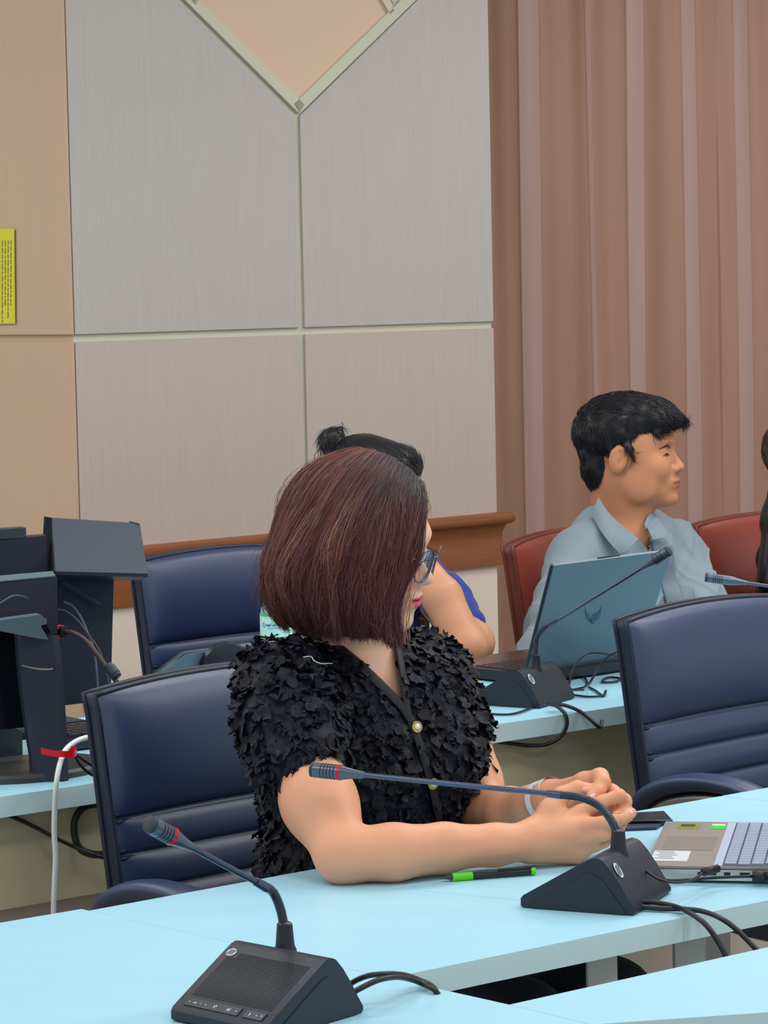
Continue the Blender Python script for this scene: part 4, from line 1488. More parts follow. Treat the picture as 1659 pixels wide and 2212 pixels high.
cable('black cord coming out of the red strap, upper one', [(160, 1628, 4.47), (178, 1640, 4.49), (198, 1653, 4.5), (212, 1664, 4.5), (224, 1680, 4.52)], .0026)
cable('black cord sagging out of the red strap, lower one', [(159, 1629, 4.468), (172, 1650, 4.475), (190, 1668, 4.49), (208, 1677, 4.5), (230, 1676, 4.52)], .0026)
# thick loop below the desk and the long straight cord
cable('thick black cable coil hanging below the left end of the back desk', [(262, 1746, 4.62), (225, 1738, 4.60), (186, 1741, 4.59), (164, 1765, 4.58), (161, 1800, 4.58), (172, 1832, 4.58), (205, 1846, 4.59), (250, 1838, 4.60), (275, 1800, 4.61), (268, 1765, 4.61), (262, 1748, 4.625)], .0062, material('coil_black', (26, 36, 38), .5))
cable('long straight black cord slanting below the back desk', [(-60, 1728, 4.50), (0, 1753, 4.52), (60, 1779, 4.54), (120, 1810, 4.55), (160, 1829, 4.56), (200, 1846, 4.56), (240, 1856, 4.57), (300, 1866, 4.58)], .0032)
# ------------------------------------------------------------------ people
M_SKIN_W = material('skin_fair', (255, 255, 255), 0.45, attr=True, sss=0.12, spec=0.4, bump=0.05, bscale=700)
M_SKIN_M = material('skin_tan', (255, 255, 255), 0.45, attr=True, sss=0.12, spec=0.4)
M_HAIR_W = material('hair_maroon', (255, 255, 255), 0.42, attr=True, spec=0.45)
M_HAIR_B = material('hair_black', (255, 255, 255), 0.38, attr=True, spec=0.5)


def head_shapes(O, ax, s, fem=True):
    """blended shapes of a head; ax rows: forward, left, up"""
    A = np.asarray(ax)

    def p(x, y, z):
        return O + s * (x * A[0] + y * A[1] + z * A[2])

    def e(c, r, k, op='+', rot=None):
        return ell(p(*c), np.array(r) * s, A if rot is None else rot @ A, k * s, op)

    def c(a, b, ra, rb, k):
        return cap(p(*a), p(*b), ra * s, rb * s, k * s)

    L = [e((-.012, 0, .030), (.100, .076, .080), .02),
         e((.030, 0, -.020), (.062, .063, .092), .03),
         e((.048, 0, -.077), (.045, .043, .034), .025),
         e((.000, 0, -.055), (.060, .058, .045), .03),
         e((.079, 0, -.098), (.020, .022, .016), .018)]
    for g in (-1, 1):
        L += [e((.060, g * .038, -.030), (.028, .025, .026), .025),
              e((.076, g * .020, .025), (.018, .032, .012), .018),
              e((.030, g * .055, -.070), (.03, .012, .03), .02)]
    L += [c((.084, 0, .010), (.104, 0, -.027), .0065, .0090, .010),
          e((.1045, 0, -.032), (.0115, .0115, .0095), .006)]
    for g in (-1, 1):
        L += [e((.095, g * .0125, -.036), (.0105, .0075, .0078), .007)]
    for g in (-1, 1):
        L += [e((.099, g * .031, .006), (.016, .017, .010), .016, '-'),
              e((.0735, g * .031, .003), (.0135, .0155, .0115), .005)]
    L += [e((.085, 0, -.062), (.019, .027, .018), .014),
          e((.0945, 0, -.0583), (.0118, .0250, .0046 if fem else .0036), .005),
          e((.0925, 0, -.0700), (.0122, .0220, .0054 if fem else .0044), .005),
          ] + ([e((.1025, 0, -.0640), (.0115, .0270, .0011), .0025, '-')] if fem else [])
    for g in (-1, 1):
        L += [e((.104, g * .0062, -.0440), (.006, .0032, .003), .002, '-')]
        rot = np.array([[math.cos(.25), 0, -math.sin(.25)], [0, 1, 0], [math.sin(.25), 0, math.cos(.25)]])
        L += [e((-.010, g * .0755, -.006), (.020, .009, .032), .005, '+', rot),
              e((-.004, g * .0855, -.002), (.0105, .0080, .020), .003, '-', rot),
              e((-.009, g * .078, -.006), (.0045, .005, .012), .004, '+', rot)]
    return L, p


def local(V, O, ax, s):
    return ((V - O) @ np.asarray(ax).T) / s


def skin_cols(V, base, O=None, ax=None, s=1.0, lip=None, lipk=1.0, blush=0.0, var=0.03):
    c = np.tile(np.array(lin(base)), (len(V), 1))
    n = fnoise(V, 55, 3)[:, None]
    c *= 1 + var * n
    c[:, 1] *= 1 - 0.03 * fnoise(V, 90, 5)
    if O is not None:
        q = local(V, O, ax, s)
        if blush:
            w = np.exp(-(((q[:, 0] - .085) / .03) ** 2 + ((np.abs(q[:, 1]) - .035) / .025) ** 2 + ((q[:, 2] + .03) / .03) ** 2))[:, None]
            c = c * (1 - blush * w) + np.array(lin((228, 150, 135))) * blush * w
        if lip is not None:
            ywid = 1 - (q[:, 1] / .0255) ** 2
            up = (q[:, 2] < -.0635) | (q[:, 2] < -.0637 + .0085 * np.clip(ywid, 0, 1))
            lo = q[:, 2] > -.0640 - .0125 * np.clip(ywid, 0, 1)
            m = (ywid > 0) & up & lo & (q[:, 0] > .076)
            c[m] = c[m] * (1 - lipk) + np.array(lin(lip)) * lipk
    return c


def frame(yaw_deg, pitch_deg, roll_deg=0.0):
    """forward/left/up rows: yaw turns from image-right towards the camera, pitch looks down"""
    y, p, r = (math.radians(a) for a in (yaw_deg, pitch_deg, roll_deg))
    h = np.array([math.cos(y), -math.sin(y), 0])
    F = math.cos(p) * h - math.sin(p) * ZU
    U = math.sin(p) * h + math.cos(p) * ZU
    L = np.cross(U, F)
    L2 = math.cos(r) * L + math.sin(r) * U
    U2 = -math.sin(r) * L + math.cos(r) * U
    return np.array([F, L2, U2])


def surface_strands(V, N, flow, n, length, rad, lift=0.002, T=7, jitter=0.25, dens=None):
    """short hairs lying along a surface"""
    idx = rng.choice(len(V), n, p=None if dens is None else dens / dens.sum())
    P0, N0 = V[idx], N[idx]
    F = flow(P0)
    F = F + jitter * rng.normal(size=F.shape)
    F -= N0 * (F * N0).sum(1, keepdims=True)
    F /= np.maximum(np.linalg.norm(F, axis=1, keepdims=True), 1e-9)
    B = np.cross(N0, F)
    Ln = length * rng.uniform(0.6, 1.3, n)
    t = np.linspace(0, 1, T)[None, :, None]
    cur = rng.normal(size=(n, 1, 1)) * 0.18
    C = P0[:, None] - N0[:, None] * 0.002 + F[:, None] * (t * Ln[:, None, None]) + B[:, None] * (cur * t * t * Ln[:, None, None])
    C += N0[:, None] * (lift * np.sin(t * 2.2) + lift * 1.2 * rng.uniform(0, 1, (n, 1, 1)) * t - (t * Ln[:, None, None]) ** 2 * 5.0)
    R = rad * (1 - 0.75 * np.linspace(0, 1, T)[None, :] ** 2) * rng.uniform(0.7, 1.3, (n, 1))
    return C, R


def strand_cols(n, T, sides, a, b, skew=1.5):
    k = rng.uniform(0, 1, n) ** skew
    c = np.array(lin(a))[None] * (1 - k[:, None]) + np.array(lin(b))[None] * k[:, None]
    return np.repeat(c, T * sides, axis=0)


def on_face(bvh, p, d):
    h = bvh.ray_cast(Vector(p), Vector(d))
    return np.array(h[0]) if h[0] is not None else np.asarray(p)


def bvh_of(V, Q):
    return BVHTree.FromPolygons([tuple(v) for v in V], [tuple(int(i) for i in q) for q in Q])


# ================================================================== the woman in the ruffled blouse
wbase = Zp(770, 1900, 0.0) * 0 + np.array([-0.05, 4.10, 0])
woman = thing('person', 'woman with a maroon bob and glasses in a ruffled black blouse, elbows on the table', 'person', wbase)
fb = nrm([.68, -.73, 0]); rl = np.array([-fb[1], fb[0], 0]) * -1      # rl: towards her right arm (nearer)
if rl[1] > 0:
    rl = -rl
TA = np.array([rl, fb, ZU])
TC = np.array([-.040, 4.085, 0])
HO = W(776, 1166, 4.06)
HA = frame(15, 13)
HS = 1.0
hs, hp = head_shapes(HO, HA, HS)
arm_n = [(596, 1462, 3.975, .050), (640, 1600, 3.90, .049), (690, 1735, 3.82, .046), (742, 1846, 3.755, .037)]
fore_n = [(742, 1846, 3.755, .0375), (850, 1841, 3.757, .0365), (960, 1831, 3.785, .0315), (1070, 1825, 3.81, .0268), (1148, 1816, 3.825, .0250)]
arm_f = [(945, 1465, 4.21, .044), (985, 1590, 4.20, .043), (1018, 1690, 4.18, .040), (1042, 1748, 4.14, .035)]
fore_f = [(1042, 1750, 4.14, .035), (1100, 1752, 4.07, .033), (1150, 1742, 4.01, .028), (1186, 1728, 3.96, .024)]
skin = list(hs)
skin += [cap(hp(-.035, 0, -.05), W(766, 1425, 4.085), .052, .056, .03),
         cap(hp(-.045, 0, -.09), W(745, 1440, 4.09), .045, .06, .03),
         ell(TC + ZU * .88, (.150, .104, .150), TA, .03),
         ell(TC + ZU * .70, (.150, .112, .20), TA, .03),
         cap(TC + rl * .14 + ZU * .968, TC - rl * .14 + ZU * .960, .046, .043, .05),
         cap(TC + fb * .055 + rl * .07 + ZU * .958, TC + fb * .055 - rl * .07 + ZU * .953, .03, .03, .05)]
skin += chain(arm_n, .03) + chain(fore_n, .012) + chain(arm_f, .03) + chain(fore_f, .012)
# near (right) hand: palm bones then fingers
for q in ((1252, 1757, 3.845, .0105), (1264, 1783, 3.825, .0110), (1264, 1810, 3.825, .0105), (1254, 1835, 3.835, .0098)):
    skin.append(cap(W(1150, 1813, 3.828), W(*q[:3]), .0200, q[3], .013))
skin += chain([(1252, 1757, 3.845, .0102), (1300, 1733, 3.833, .0094), (1338, 1719, 3.835, .0092)], .003, .008)
skin += chain([(1338, 1719, 3.835, .0092), (1351, 1734, 3.86, .0082), (1349, 1752, 3.885, .0072)], .003)
skin += chain([(1264, 1783, 3.825, .0102), (1308, 1777, 3.814, .0094), (1336, 1770, 3.820, .0090)], .003, .008)
skin += chain([(1336, 1770, 3.820, .0090), (1354, 1763, 3.838, .0084), (1364, 1756, 3.850, .0074)], .003)
skin += chain([(1264, 1810, 3.825, .0094), (1302, 1804, 3.816, .0084), (1326, 1797, 3.828, .0080)], .003, .008)
skin += chain([(1326, 1797, 3.828, .0080), (1338, 1788, 3.85, .0076), (1340, 1778, 3.87, .0066)], .003)
skin += chain([(1254, 1835, 3.835, .0088), (1288, 1827, 3.830, .0076), (1306, 1820, 3.838, .0072)], .003, .008)
skin += chain([(1306, 1820, 3.838, .0072), (1318, 1810, 3.858, .0068), (1322, 1802, 3.875, .0060)], .003)
skin += chain([(1160, 1800, 3.835, .015), (1186, 1752, 3.845, .0140), (1212, 1718, 3.855, .0120)], .010, .016)
skin += chain([(1212, 1718, 3.855, .0115), (1246, 1703, 3.862, .0105), (1276, 1705, 3.868, .0082)], .004)
skin.append(cap(W(1148, 1828, 3.832), W(1240, 1840, 3.842), .0215, .0170, .014))
# far (left) hand wrapped over it
skin.append(cap(W(1215, 1745, 3.915), W(1322, 1772, 3.895), .0165, .0140, .012))
for q in ((1262, 1690, 3.905, .0130), (1288, 1712, 3.905, .0130), (1292, 1738, 3.91, .0120)):
    skin.append(cap(W(1186, 1727, 3.955), W(*q[:3]), .0200, q[3], .016))
skin += chain([(1262, 1690, 3.905, .0125), (1296, 1678, 3.888, .0118), (1302, 1690, 3.872, .0108)], .005, .010)
skin += chain([(1302, 1690, 3.872, .0106), (1292, 1710, 3.860, .0094), (1278, 1722, 3.852, .0080)], .004)
skin += chain([(1288, 1712, 3.905, .0118), (1322, 1712, 3.885, .0108), (1348, 1728, 3.862, .0098)], .005, .010)
skin += chain([(1346, 1730, 3.860, .0096), (1342, 1746, 3.848, .0088), (1333, 1758, 3.838, .0078)], .004)
skin += chain([(1292, 1738, 3.91, .0112), (1330, 1740, 3.89, .0100), (1352, 1752, 3.868, .0090), (1346, 1774, 3.858, .0078)], .004, .010)
skin += chain([(1215, 1735, 3.925, .0135), (1242, 1738, 3.90, .0115), (1262, 1736, 3.878, .0092)], .006, .012)
V, Q = blend(skin, .0022)
V = relax(V, Q, 1, .4)
SKW_V, SKW_Q = V, Q
cols = skin_cols(V, (231, 166, 131), HO, HA, HS, lip=(205, 62, 72), lipk=.9, blush=.25)
qh = local(V, HO, HA, HS)
wf = np.clip((qh[:, 2] + .30) / .14, 0, 1) * np.clip((V[:, 2] - .86) / .06, 0, 1)
cols = cols * (1 - wf[:, None]) + cols * wf[:, None] * (np.array(lin((240, 192, 166))) / np.array(lin((231, 166, 131))))
px_, dd_ = project(V)
mole = ((px_ - np.array([1137, 1801])) ** 2).sum(1) < 1.8 ** 2
cols[mole & (dd_ < 3.84)] = lin((120, 78, 62))
obj_arrays('body', V, Q, M_SKIN_W, woman, cols=cols)
bvh_w = bvh_of(V, Q)


def face_line(bvh, hp_, pts, r, name, mat, parent, ax, n=16, lift=.0004, taper=True, flat=1.0):
    P = []
    for (y, z) in spline([(a, b) for a, b in pts], n):
        s0 = hp_(.16, y, z)
        P.append(on_face(bvh, s0, -ax[0]) + ax[0] * lift)
    P = np.array(P)
    for _ in range(4):
        P[1:-1] = .25 * P[:-2] + .5 * P[1:-1] + .25 * P[2:]
    m = MB(); m.tube(np.array(P), flat=flat, up=ax[0], r=r * (np.sin(np.linspace(.25, 2.9, n)) if taper else 1) * np.ones(n), sides=8)
    return m.build(name, mat, parent, smooth=True)


M_BROW = material('brow_brown', (92, 66, 60), .7)
M_LASH = material('lash_dark', (38, 28, 28), .6)
for g in (-1, 1):
    face_line(bvh_w, hp, [(g * .014, .012), (g * .028, .0185), (g * .044, .016)], .0022, 'eyebrow', M_BROW, woman, HA)
    face_line(bvh_w, hp, [(g * .018, .000), (g * .031, -.003), (g * .044, .001)], .0011, 'eyelash', M_LASH, woman, HA)
# finger nails
M_NAIL = material('nail_pink', (246, 196, 184), .25, spec=.6)
for (x, y, d, ang, a, b) in ((1266, 1704, 3.858, .05, 10.5, 5.6), (1333, 1755, 3.829, 1.25, 9.5, 5.2), (1364, 1754, 3.842, -.75, 7.0, 4.6), (1280, 1719, 3.845, 2.5, 7.0, 4.6)):
    m = MB()
    c = W(x, y, d)
    h = bvh_w.ray_cast(Vector(EYE), Vector(nrm(c - EYE)))
    if h[0] is None:
        continue
    c, n_ = np.array(h[0]), np.array(h[1])
    u = _R * math.cos(ang) - _U * math.sin(ang); u = nrm(u - n_ * np.dot(u, n_)); v = np.cross(n_, u)
    rings = [[c + n_ * (.0011 - .0009 * f * f) + .00062 * f * (a * u * math.cos(t) + b * v * math.sin(t)) for t in np.linspace(0, 2 * math.pi, 15)[:-1]] for f in (.02, .5, .85, 1.0)]
    Vn = np.array(rings).reshape(-1, 3)
    m.add(Vn, [(i * 14 + k, i * 14 + (k + 1) % 14, (i + 1) * 14 + (k + 1) % 14, (i + 1) * 14 + k) for i in range(3) for k in range(14)])
    m.build('fingernail', M_NAIL, woman, smooth=True)
# ring on the far hand
m = MB(); c = W(1351, 1742, 3.862); m.tube([c + .0105 * (math.cos(a) * _U + math.sin(a) * _F) for a in np.linspace(0, 6.283, 24)], .0009, 6, cap=False); m.build('ring', M_CHROME, woman, smooth=True)
# white watch strap
wa, wb_ = W(1184, 1727, 3.960), W(1206, 1718, 3.944)
wd = nrm(wb_ - wa); wu = nrm(ZU - wd * wd[2]); wv = np.cross(wd, wu)
m = MB()
P = np.array([[wa + wd * t_ + (.0288 - .04 * t_) * (math.cos(a) * wu + math.sin(a) * wv) for t_ in (-.015, -.005, .005, .015)] for a in np.linspace(0, 2 * math.pi, 41)])
m.grid(P)
ws = m.build('watch_strap', material('strap_white', (238, 232, 236), .5), woman, smooth=True)
m = MB()
for k in range(12):
    a = k * 2 * math.pi / 12 + .2
    c = wa + (.0292) * (math.cos(a) * wu + math.sin(a) * wv); n_ = math.cos(a) * wu + math.sin(a) * wv; b_ = np.cross(n_, wd)
    m.add([c + n_ * .0002 + .0011 * (math.cos(t) * wd + math.sin(t) * b_) for t in np.linspace(0, 6.283, 9)[:-1]], [tuple(range(8))])
m.build('strap_hole', material('hole_brown', (90, 70, 66), .7), ws, recalc=False)

# blouse ---------------------------------------------------------------------
dr = [ell(TC + ZU * .885, (.168, .120, .150), TA, .03),
      ell(TC + ZU * .68, (.165, .128, .24), TA, .04),
      cap(TC + rl * .135 + ZU * .968, TC - rl * .135 + ZU * .960, .054, .050, .05),
      cap(TC + fb * .055 + rl * .07 + ZU * .958, TC + fb * .055 - rl * .07 + ZU * .953, .037, .037, .05),
      ell(TC + fb * .082 + rl * .068 + ZU * .845, (.066, .058, .066), TA, .05),
      ell(TC + fb * .082 - rl * .068 + ZU * .845, (.066, .058, .066), TA, .05)]
dr += chain([(604, 1478, 3.972, .060), (626, 1560, 3.92, .068), (652, 1652, 3.87, .0615)], .02, .04)
dr += chain([(936, 1478, 4.20, .048), (960, 1570, 4.19, .052), (984, 1648, 4.175, .049)], .02, .04)
DV, DQ = blend(dr, .0045)
DV = relax(DV, DQ, 2, .5)
neckline = [(640, 1345), (666, 1360), (728, 1398), (800, 1460), (882, 1546), (872, 1500), (852, 1398), (842, 1290), (640, 1290)]
fc = DV[DQ].mean(1)
fp, fd_ = project(fc)
fnv = np.cross(DV[DQ[:, 2]] - DV[DQ[:, 0]], DV[DQ[:, 3]] - DV[DQ[:, 1]])
fnv /= np.maximum(np.linalg.norm(fnv, axis=1, keepdims=True), 1e-12)
facing = (fnv @ -_F) > -.25
drop = in_poly(fp, neckline) & facing & (fd_ < 4.16)
bvh_d = bvh_of(DV, DQ)
DV2, DQ2 = compact(DV, DQ, ~drop)
M_BLOUSE = material('blouse_black', (14, 18, 33), .55, sheen=.03, island=.45, spec=.28)
# petals sewn in overlapping layers
NP = 6400
dn = vnormals(DV2, DQ2)
area = np.linalg.norm(np.cross(DV2[DQ2[:, 1]] - DV2[DQ2[:, 0]], DV2[DQ2[:, 3]] - DV2[DQ2[:, 0]]), axis=1)
pf = rng.choice(len(DQ2), NP, p=area / area.sum())
pc = DV2[DQ2[pf]].mean(1) + rng.normal(size=(NP, 3)) * .002
pn = dn[DQ2[pf, 0]]
keep = (pc[:, 2] > .56)
pc, pn = pc[keep], pn[keep]
NP = len(pc)
td = -np.tile(ZU, (NP, 1)) + rng.normal(size=(NP, 3)) * .75
td -= pn * (td * pn).sum(1, keepdims=True); td /= np.linalg.norm(td, axis=1, keepdims=True)
sd = np.cross(pn, td)
Lp = rng.uniform(.012, .026, NP); Wp = rng.uniform(.011, .024, NP); wph = rng.uniform(0, 6.28, NP)
ang = rng.uniform(.0, .85, NP); curl = rng.uniform(-.5, .6, NP); bend = rng.uniform(-.6, .5, NP)
PV = np.zeros((NP, 5, 6, 3))
frq = rng.uniform(2.5, 5.0, NP); wam = rng.uniform(.0010, .0034, NP)
for i, u in enumerate(np.linspace(0, 1, 5)):
    wprof = (.6, .9, 1.0, 1.0, .85)[i]
    for j, v in enumerate((-1, -.6, -.2, .2, .6, 1)):
        hgt = .0008 + Lp * u * np.sin(ang) * .6 + Lp * bend * u * u * .35 + curl * Wp * .3 * v * v * u + wam * np.sin(v * frq + wph + u) * u
        lng = Lp * u * (1 - .25 * ang * u) + (rng.normal(size=NP) * .0016 - Lp * .22 * v * v) * u * u
        PV[:, i, j] = pc + td * lng[:, None] + sd * (v * wprof * Wp * .5)[:, None] + pn * hgt[:, None]
gi = np.array([[i * 6 + j, i * 6 + j + 1, (i + 1) * 6 + j + 1, (i + 1) * 6 + j] for i in range(4) for j in range(5)])
PQ = (np.arange(NP) * 30)[:, None, None] + gi[None]
obj_arrays('blouse', np.concatenate([DV2, PV.reshape(-1, 3)]), [DQ2, PQ.reshape(-1, 4) + len(DV2)], M_BLOUSE, woman)


def on_dress(px, py, lift=.005):
    h = bvh_d.ray_cast(Vector(EYE), Vector(nrm(ray(px, py))))
    return (np.array(h[0]) + np.array(h[1]) * lift, np.array(h[1])) if h[0] is not None else (W(px, py, 4.0), -_F)


# plain bands along the neckline and the button placket
M_BAND = material('band_black', (26, 28, 36), .6)
for pts, wd_ in (([(640, 1358), (668, 1366), (720, 1398), (790, 1456), (850, 1514), (876, 1546), (894, 1592), (910, 1640), (926, 1690), (938, 1740), (946, 1790), (950, 1830)], .0075),
                 ([(852, 1385), (860, 1430), (868, 1480), (874, 1530), (880, 1560)], .0070)):
    pp_ = spline(pts, 60)
    C_, N_ = zip(*[on_dress(x, y, .0065) for x, y in pp_])
    C_ = np.array(C_)
    for _ in range(6):
        C_[1:-1] = .25 * C_[:-2] + .5 * C_[1:-1] + .25 * C_[2:]
    m = MB(); m.tube(C_, wd_, 10, flat=.22, up=np.array(N_).mean(0))
    m.build('neck_band', M_BAND, woman, smooth=True)
M_GOLD = material('button_gold', (206, 178, 96), .3, metal=.9)
M_PEARL = material('button_pearl', (240, 236, 226), .2, coat=.4)
for bx, by in ((889, 1573), (926, 1689)):
    c, n_ = on_dress(bx, by, .011)
    n_ = nrm(n_ - .5 * _F); u = nrm(np.cross(n_, ZU)); v = np.cross(n_, u)
    m = MB(); m.lathe(c - n_ * .002, n_, [(0, .0075), (.002, .0078), (.0026, .0055)], 20)
    for k in range(18):
        a = 2 * math.pi * k / 18
        m.lathe(c + .0073 * (math.cos(a) * u + math.sin(a) * v) - n_ * .0012, n_, [(0, .0008), (.0008, .0013), (.0017, .0010), (.0021, .0003)], 8)
    bt_ = m.build('button', M_GOLD, woman, smooth=True, autos=.7)
    m = MB(); m.lathe(c, n_, [(-.001, .0047)] + [(.0036 * math.sin(t), .0050 * math.cos(t)) for t in np.linspace(0, 1.5, 8)], 20)
    m.build('pearl', M_PEARL, bt_, smooth=True)
# loose thread on the shoulder
m = MB(); P = np.array([on_dress(x, y, .018)[0] for x, y in spline([(648, 1444), (660, 1442), (668, 1452), (682, 1456), (696, 1448)], 24)]); m.tube(P, .0006, 5)
m.build('loose_thread', M_WHITE, woman, smooth=True)

# skirt and legs under the table
M_SKIRT_W = material('skirt_black', (30, 32, 40), .7)
leg = []
for g in (1, -1):
    hip = TC + rl * .085 * g + ZU * .578
    knee = hip + fb * .40 - ZU * .03
    ank = knee + fb * .02 - ZU * .42
    leg += [cap(hip, knee, .085, .060, .04), cap(knee, ank, .056, .036, .02), cap(ank - ZU * .035, ank + fb * .13 - ZU * .055, .036, .030, .02)]
leg.append(ell(TC + ZU * .59, (.165, .13, .09), TA, .04))
LV, LQ = blend(leg, .008)
obj_arrays('trousers', LV, LQ, M_SKIRT_W, woman)

# hair: bob built from locks -----------------------------------------------------
D0 = 4.06
keys = [
    [(908, 1048, -.015), (926, 1088, -.050), (901, 1150, -.072), (885, 1220, -.082), (856, 1310, -.086), (872, 1404, -.078)],
    [(900, 1040, -.015), (905, 1085, -.075), (884, 1165, -.098), (864, 1250, -.102), (840, 1335, -.100), (852, 1392, -.090)],
    [(880, 1025, -.012), (868, 1085, -.092), (852, 1180, -.116), (836, 1270, -.120), (830, 1340, -.114), (836, 1384, -.098)],
    [(850, 1008, -.010), (812, 1085, -.102), (778, 1185, -.130), (758, 1270, -.134), (756, 1335, -.124), (768, 1386, -.098)],
    [(815, 994, -.008), (748, 1075, -.094), (698, 1180, -.122), (676, 1260, -.126), (682, 1325, -.112), (706, 1378, -.082)],
    [(785, 988, -.004), (690, 1062, -.062), (620, 1170, -.078), (596, 1250, -.080), (612, 1315, -.068), (650, 1366, -.046)],
    [(768, 987, .000), (652, 1060, .000), (578, 1170, .000), (555, 1250, .000), (572, 1312, .000), (622, 1352, .000)],
    [(785, 988, .006), (690, 1062, .062), (620, 1170, .080), (600, 1250, .086), (616, 1312, .074), (660, 1354, .05)],
    [(815, 994, .010), (748, 1070, .092), (700, 1170, .120), (685, 1250, .124), (700, 1315, .110), (730, 1360, .09)],
    [(850, 1008, .014), (800, 1075, .098), (780, 1165, .126), (775, 1250, .128), (790, 1310, .112), (800, 1350, .10)],
    [(890, 1032, .016), (868, 1080, .085), (848, 1160, .106), (836, 1240, .106), (830, 1300, .098), (830, 1345, .09)],
    [(912, 1050, .015), (922, 1076, .045), (900, 1130, .080), (872, 1200, .090), (852, 1270, .088), (842, 1325, .085)]]
KT, KS = 22, 80
KP = np.array([spline([W(p[0], p[1], D0 + p[2]) for p in k], KT) for k in keys])          # keys x T x 3
SURF = spline(KP.reshape(len(keys), -1), KS).reshape(KS, KT, 3)
axis_pt = W(770, 1190, D0)


def off_skull(P, grow=0.0):
    """keep hair outside the skull"""
    q = local(P.reshape(-1, 3), HO, HA, HS) - np.array([-.012, 0, .028])
    r = np.array([.112, .088, .093]) + grow
    k = np.linalg.norm(q / r, axis=1)
    f = np.where(k < 1, 1 / np.maximum(k, .2), 1.0)
    return (HO + HS * ((q * f[:, None] + np.array([-.012, 0, .028])) @ HA)).reshape(P.shape)


SURF = off_skull(SURF, .004)


def hair_sample(phi, t):
    """points on the hair surface, phi and t arrays in 0..1"""
    a = np.clip(phi, 0, 1) * (KS - 1); b = np.clip(t, 0, 1) * (KT - 1)
    i = np.minimum(a.astype(int), KS - 2); j = np.minimum(b.astype(int), KT - 2)
    fa, fb_ = (a - i)[..., None], (b - j)[..., None]
    return (SURF[i, j] * (1 - fa) * (1 - fb_) + SURF[i + 1, j] * fa * (1 - fb_) + SURF[i, j + 1] * (1 - fa) * fb_ + SURF[i + 1, j + 1] * fa * fb_)


NS, T = 15000, 18
nclump = 210
cphi = np.sort(rng.uniform(0, 1, nclump)); clen = rng.uniform(.95, 1.0, nclump); clay = rng.uniform(0, 1, nclump); chue = rng.uniform(0, 1, nclump)
cl = rng.integers(0, nclump, NS)
phi0 = np.clip(cphi[cl] + rng.normal(size=NS) * .010, 0, 1)
t = np.linspace(0, 1, T)[None, :]
lay = np.clip(clay[cl] * .7 + rng.uniform(0, .3, NS), 0, 1)[:, None]
tt_ = t * (clen[cl] + rng.uniform(-.06, .02, NS))[:, None]
wave = .006 * np.sin(t * rng.uniform(5, 9, (NS, 1)) + rng.uniform(0, 6.28, (NS, 1))) * t + .012 * (chue[cl][:, None] - .5) * np.sin(t * 5) * t
phi = phi0[:, None] + (cphi[cl] - phi0)[:, None] * .55 * t ** 2 + wave
C = hair_sample(phi, tt_)
ctr = axis_pt + (C - axis_pt) * np.array([0, 0, 1.0])
C = ctr + (C - ctr) * (1 - (.19 * lay ** 1.5 * np.sin(np.clip(t, .0, 1) * 2.5) + .02 * lay))[..., None]
C = off_skull(C, -.002)
for _ in range(3):
    C[:, 1:-1] = .25 * C[:, :-2] + .5 * C[:, 1:-1] + .25 * C[:, 2:]
cwv = rng.normal(size=(nclump, 1, 3)) * .0050
cfr = rng.uniform(3, 8, (nclump, 1, 3)); cph = rng.uniform(0, 6.28, (nclump, 1, 3))
C += (cwv[cl] * np.sin(t[..., None] * cfr[cl] + cph[cl])) * np.clip(t * 2.2 - .2, 0, 1)[..., None]
C += rng.normal(size=(NS, 1, 3)) * .0014 + (.0012 + .0016 * t[..., None]) * np.sin(t[..., None] * rng.uniform(5, 12, (NS, 1, 3)) + rng.uniform(0, 6.28, (NS, 1, 3)))
R = .00042 * (1 - .55 * t ** 2) * rng.uniform(.7, 1.25, (NS, 1))
V1, Q1 = strands(C, R)
base = np.array(lin((114, 66, 66))); brn = np.array(lin((186, 134, 112))); drk = np.array(lin((66, 41, 50))); root = np.array(lin((52, 52, 62)))
k = np.clip(.55 * chue[cl] + .45 * rng.uniform(0, 1, NS), 0, 1)
sc = np.where(k[:, None] > .55, base + (brn - base) * ((k[:, None] - .55) / .45) ** 1.3, drk + (base - drk) * (k[:, None] / .55))
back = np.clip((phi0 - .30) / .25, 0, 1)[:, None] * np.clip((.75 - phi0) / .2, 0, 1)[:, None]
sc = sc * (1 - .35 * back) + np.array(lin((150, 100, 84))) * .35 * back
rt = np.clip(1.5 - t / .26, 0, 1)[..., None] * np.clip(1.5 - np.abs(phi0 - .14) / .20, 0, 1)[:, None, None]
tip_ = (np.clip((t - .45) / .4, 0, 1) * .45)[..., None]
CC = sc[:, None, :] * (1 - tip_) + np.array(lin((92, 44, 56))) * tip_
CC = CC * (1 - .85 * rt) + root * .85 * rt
CC = np.repeat(CC[:, :, None, :], 3, axis=2).reshape(-1, 3)
# stray hairs standing off the outline
NF = 420
ph = rng.uniform(0, 1, NF); t0 = rng.uniform(.02, .75, NF); ln = rng.uniform(.12, .4, NF)
tf = np.clip(t0[:, None] + np.linspace(0, 1, T)[None] * ln[:, None], 0, 1)
Cf = hair_sample(np.clip(ph[:, None] + .012 * np.sin(np.linspace(0, 3, T))[None] * rng.normal(size=(NF, 1)), 0, 1), tf)
ctr = axis_pt + (Cf - axis_pt) * np.array([0, 0, 1.0])
outd = (Cf - ctr) / np.maximum(np.linalg.norm(Cf - ctr, axis=2, keepdims=True), .03)
Cf = Cf + outd * (rng.uniform(.002, .014, NF)[:, None] * np.linspace(0, 1, T)[None] ** 1.4)[..., None] + .004 * np.sin(np.linspace(0, 6, T)[None, :, None] + rng.uniform(0, 6.28, (NF, 1, 3))) * np.linspace(0, 1, T)[None, :, None]
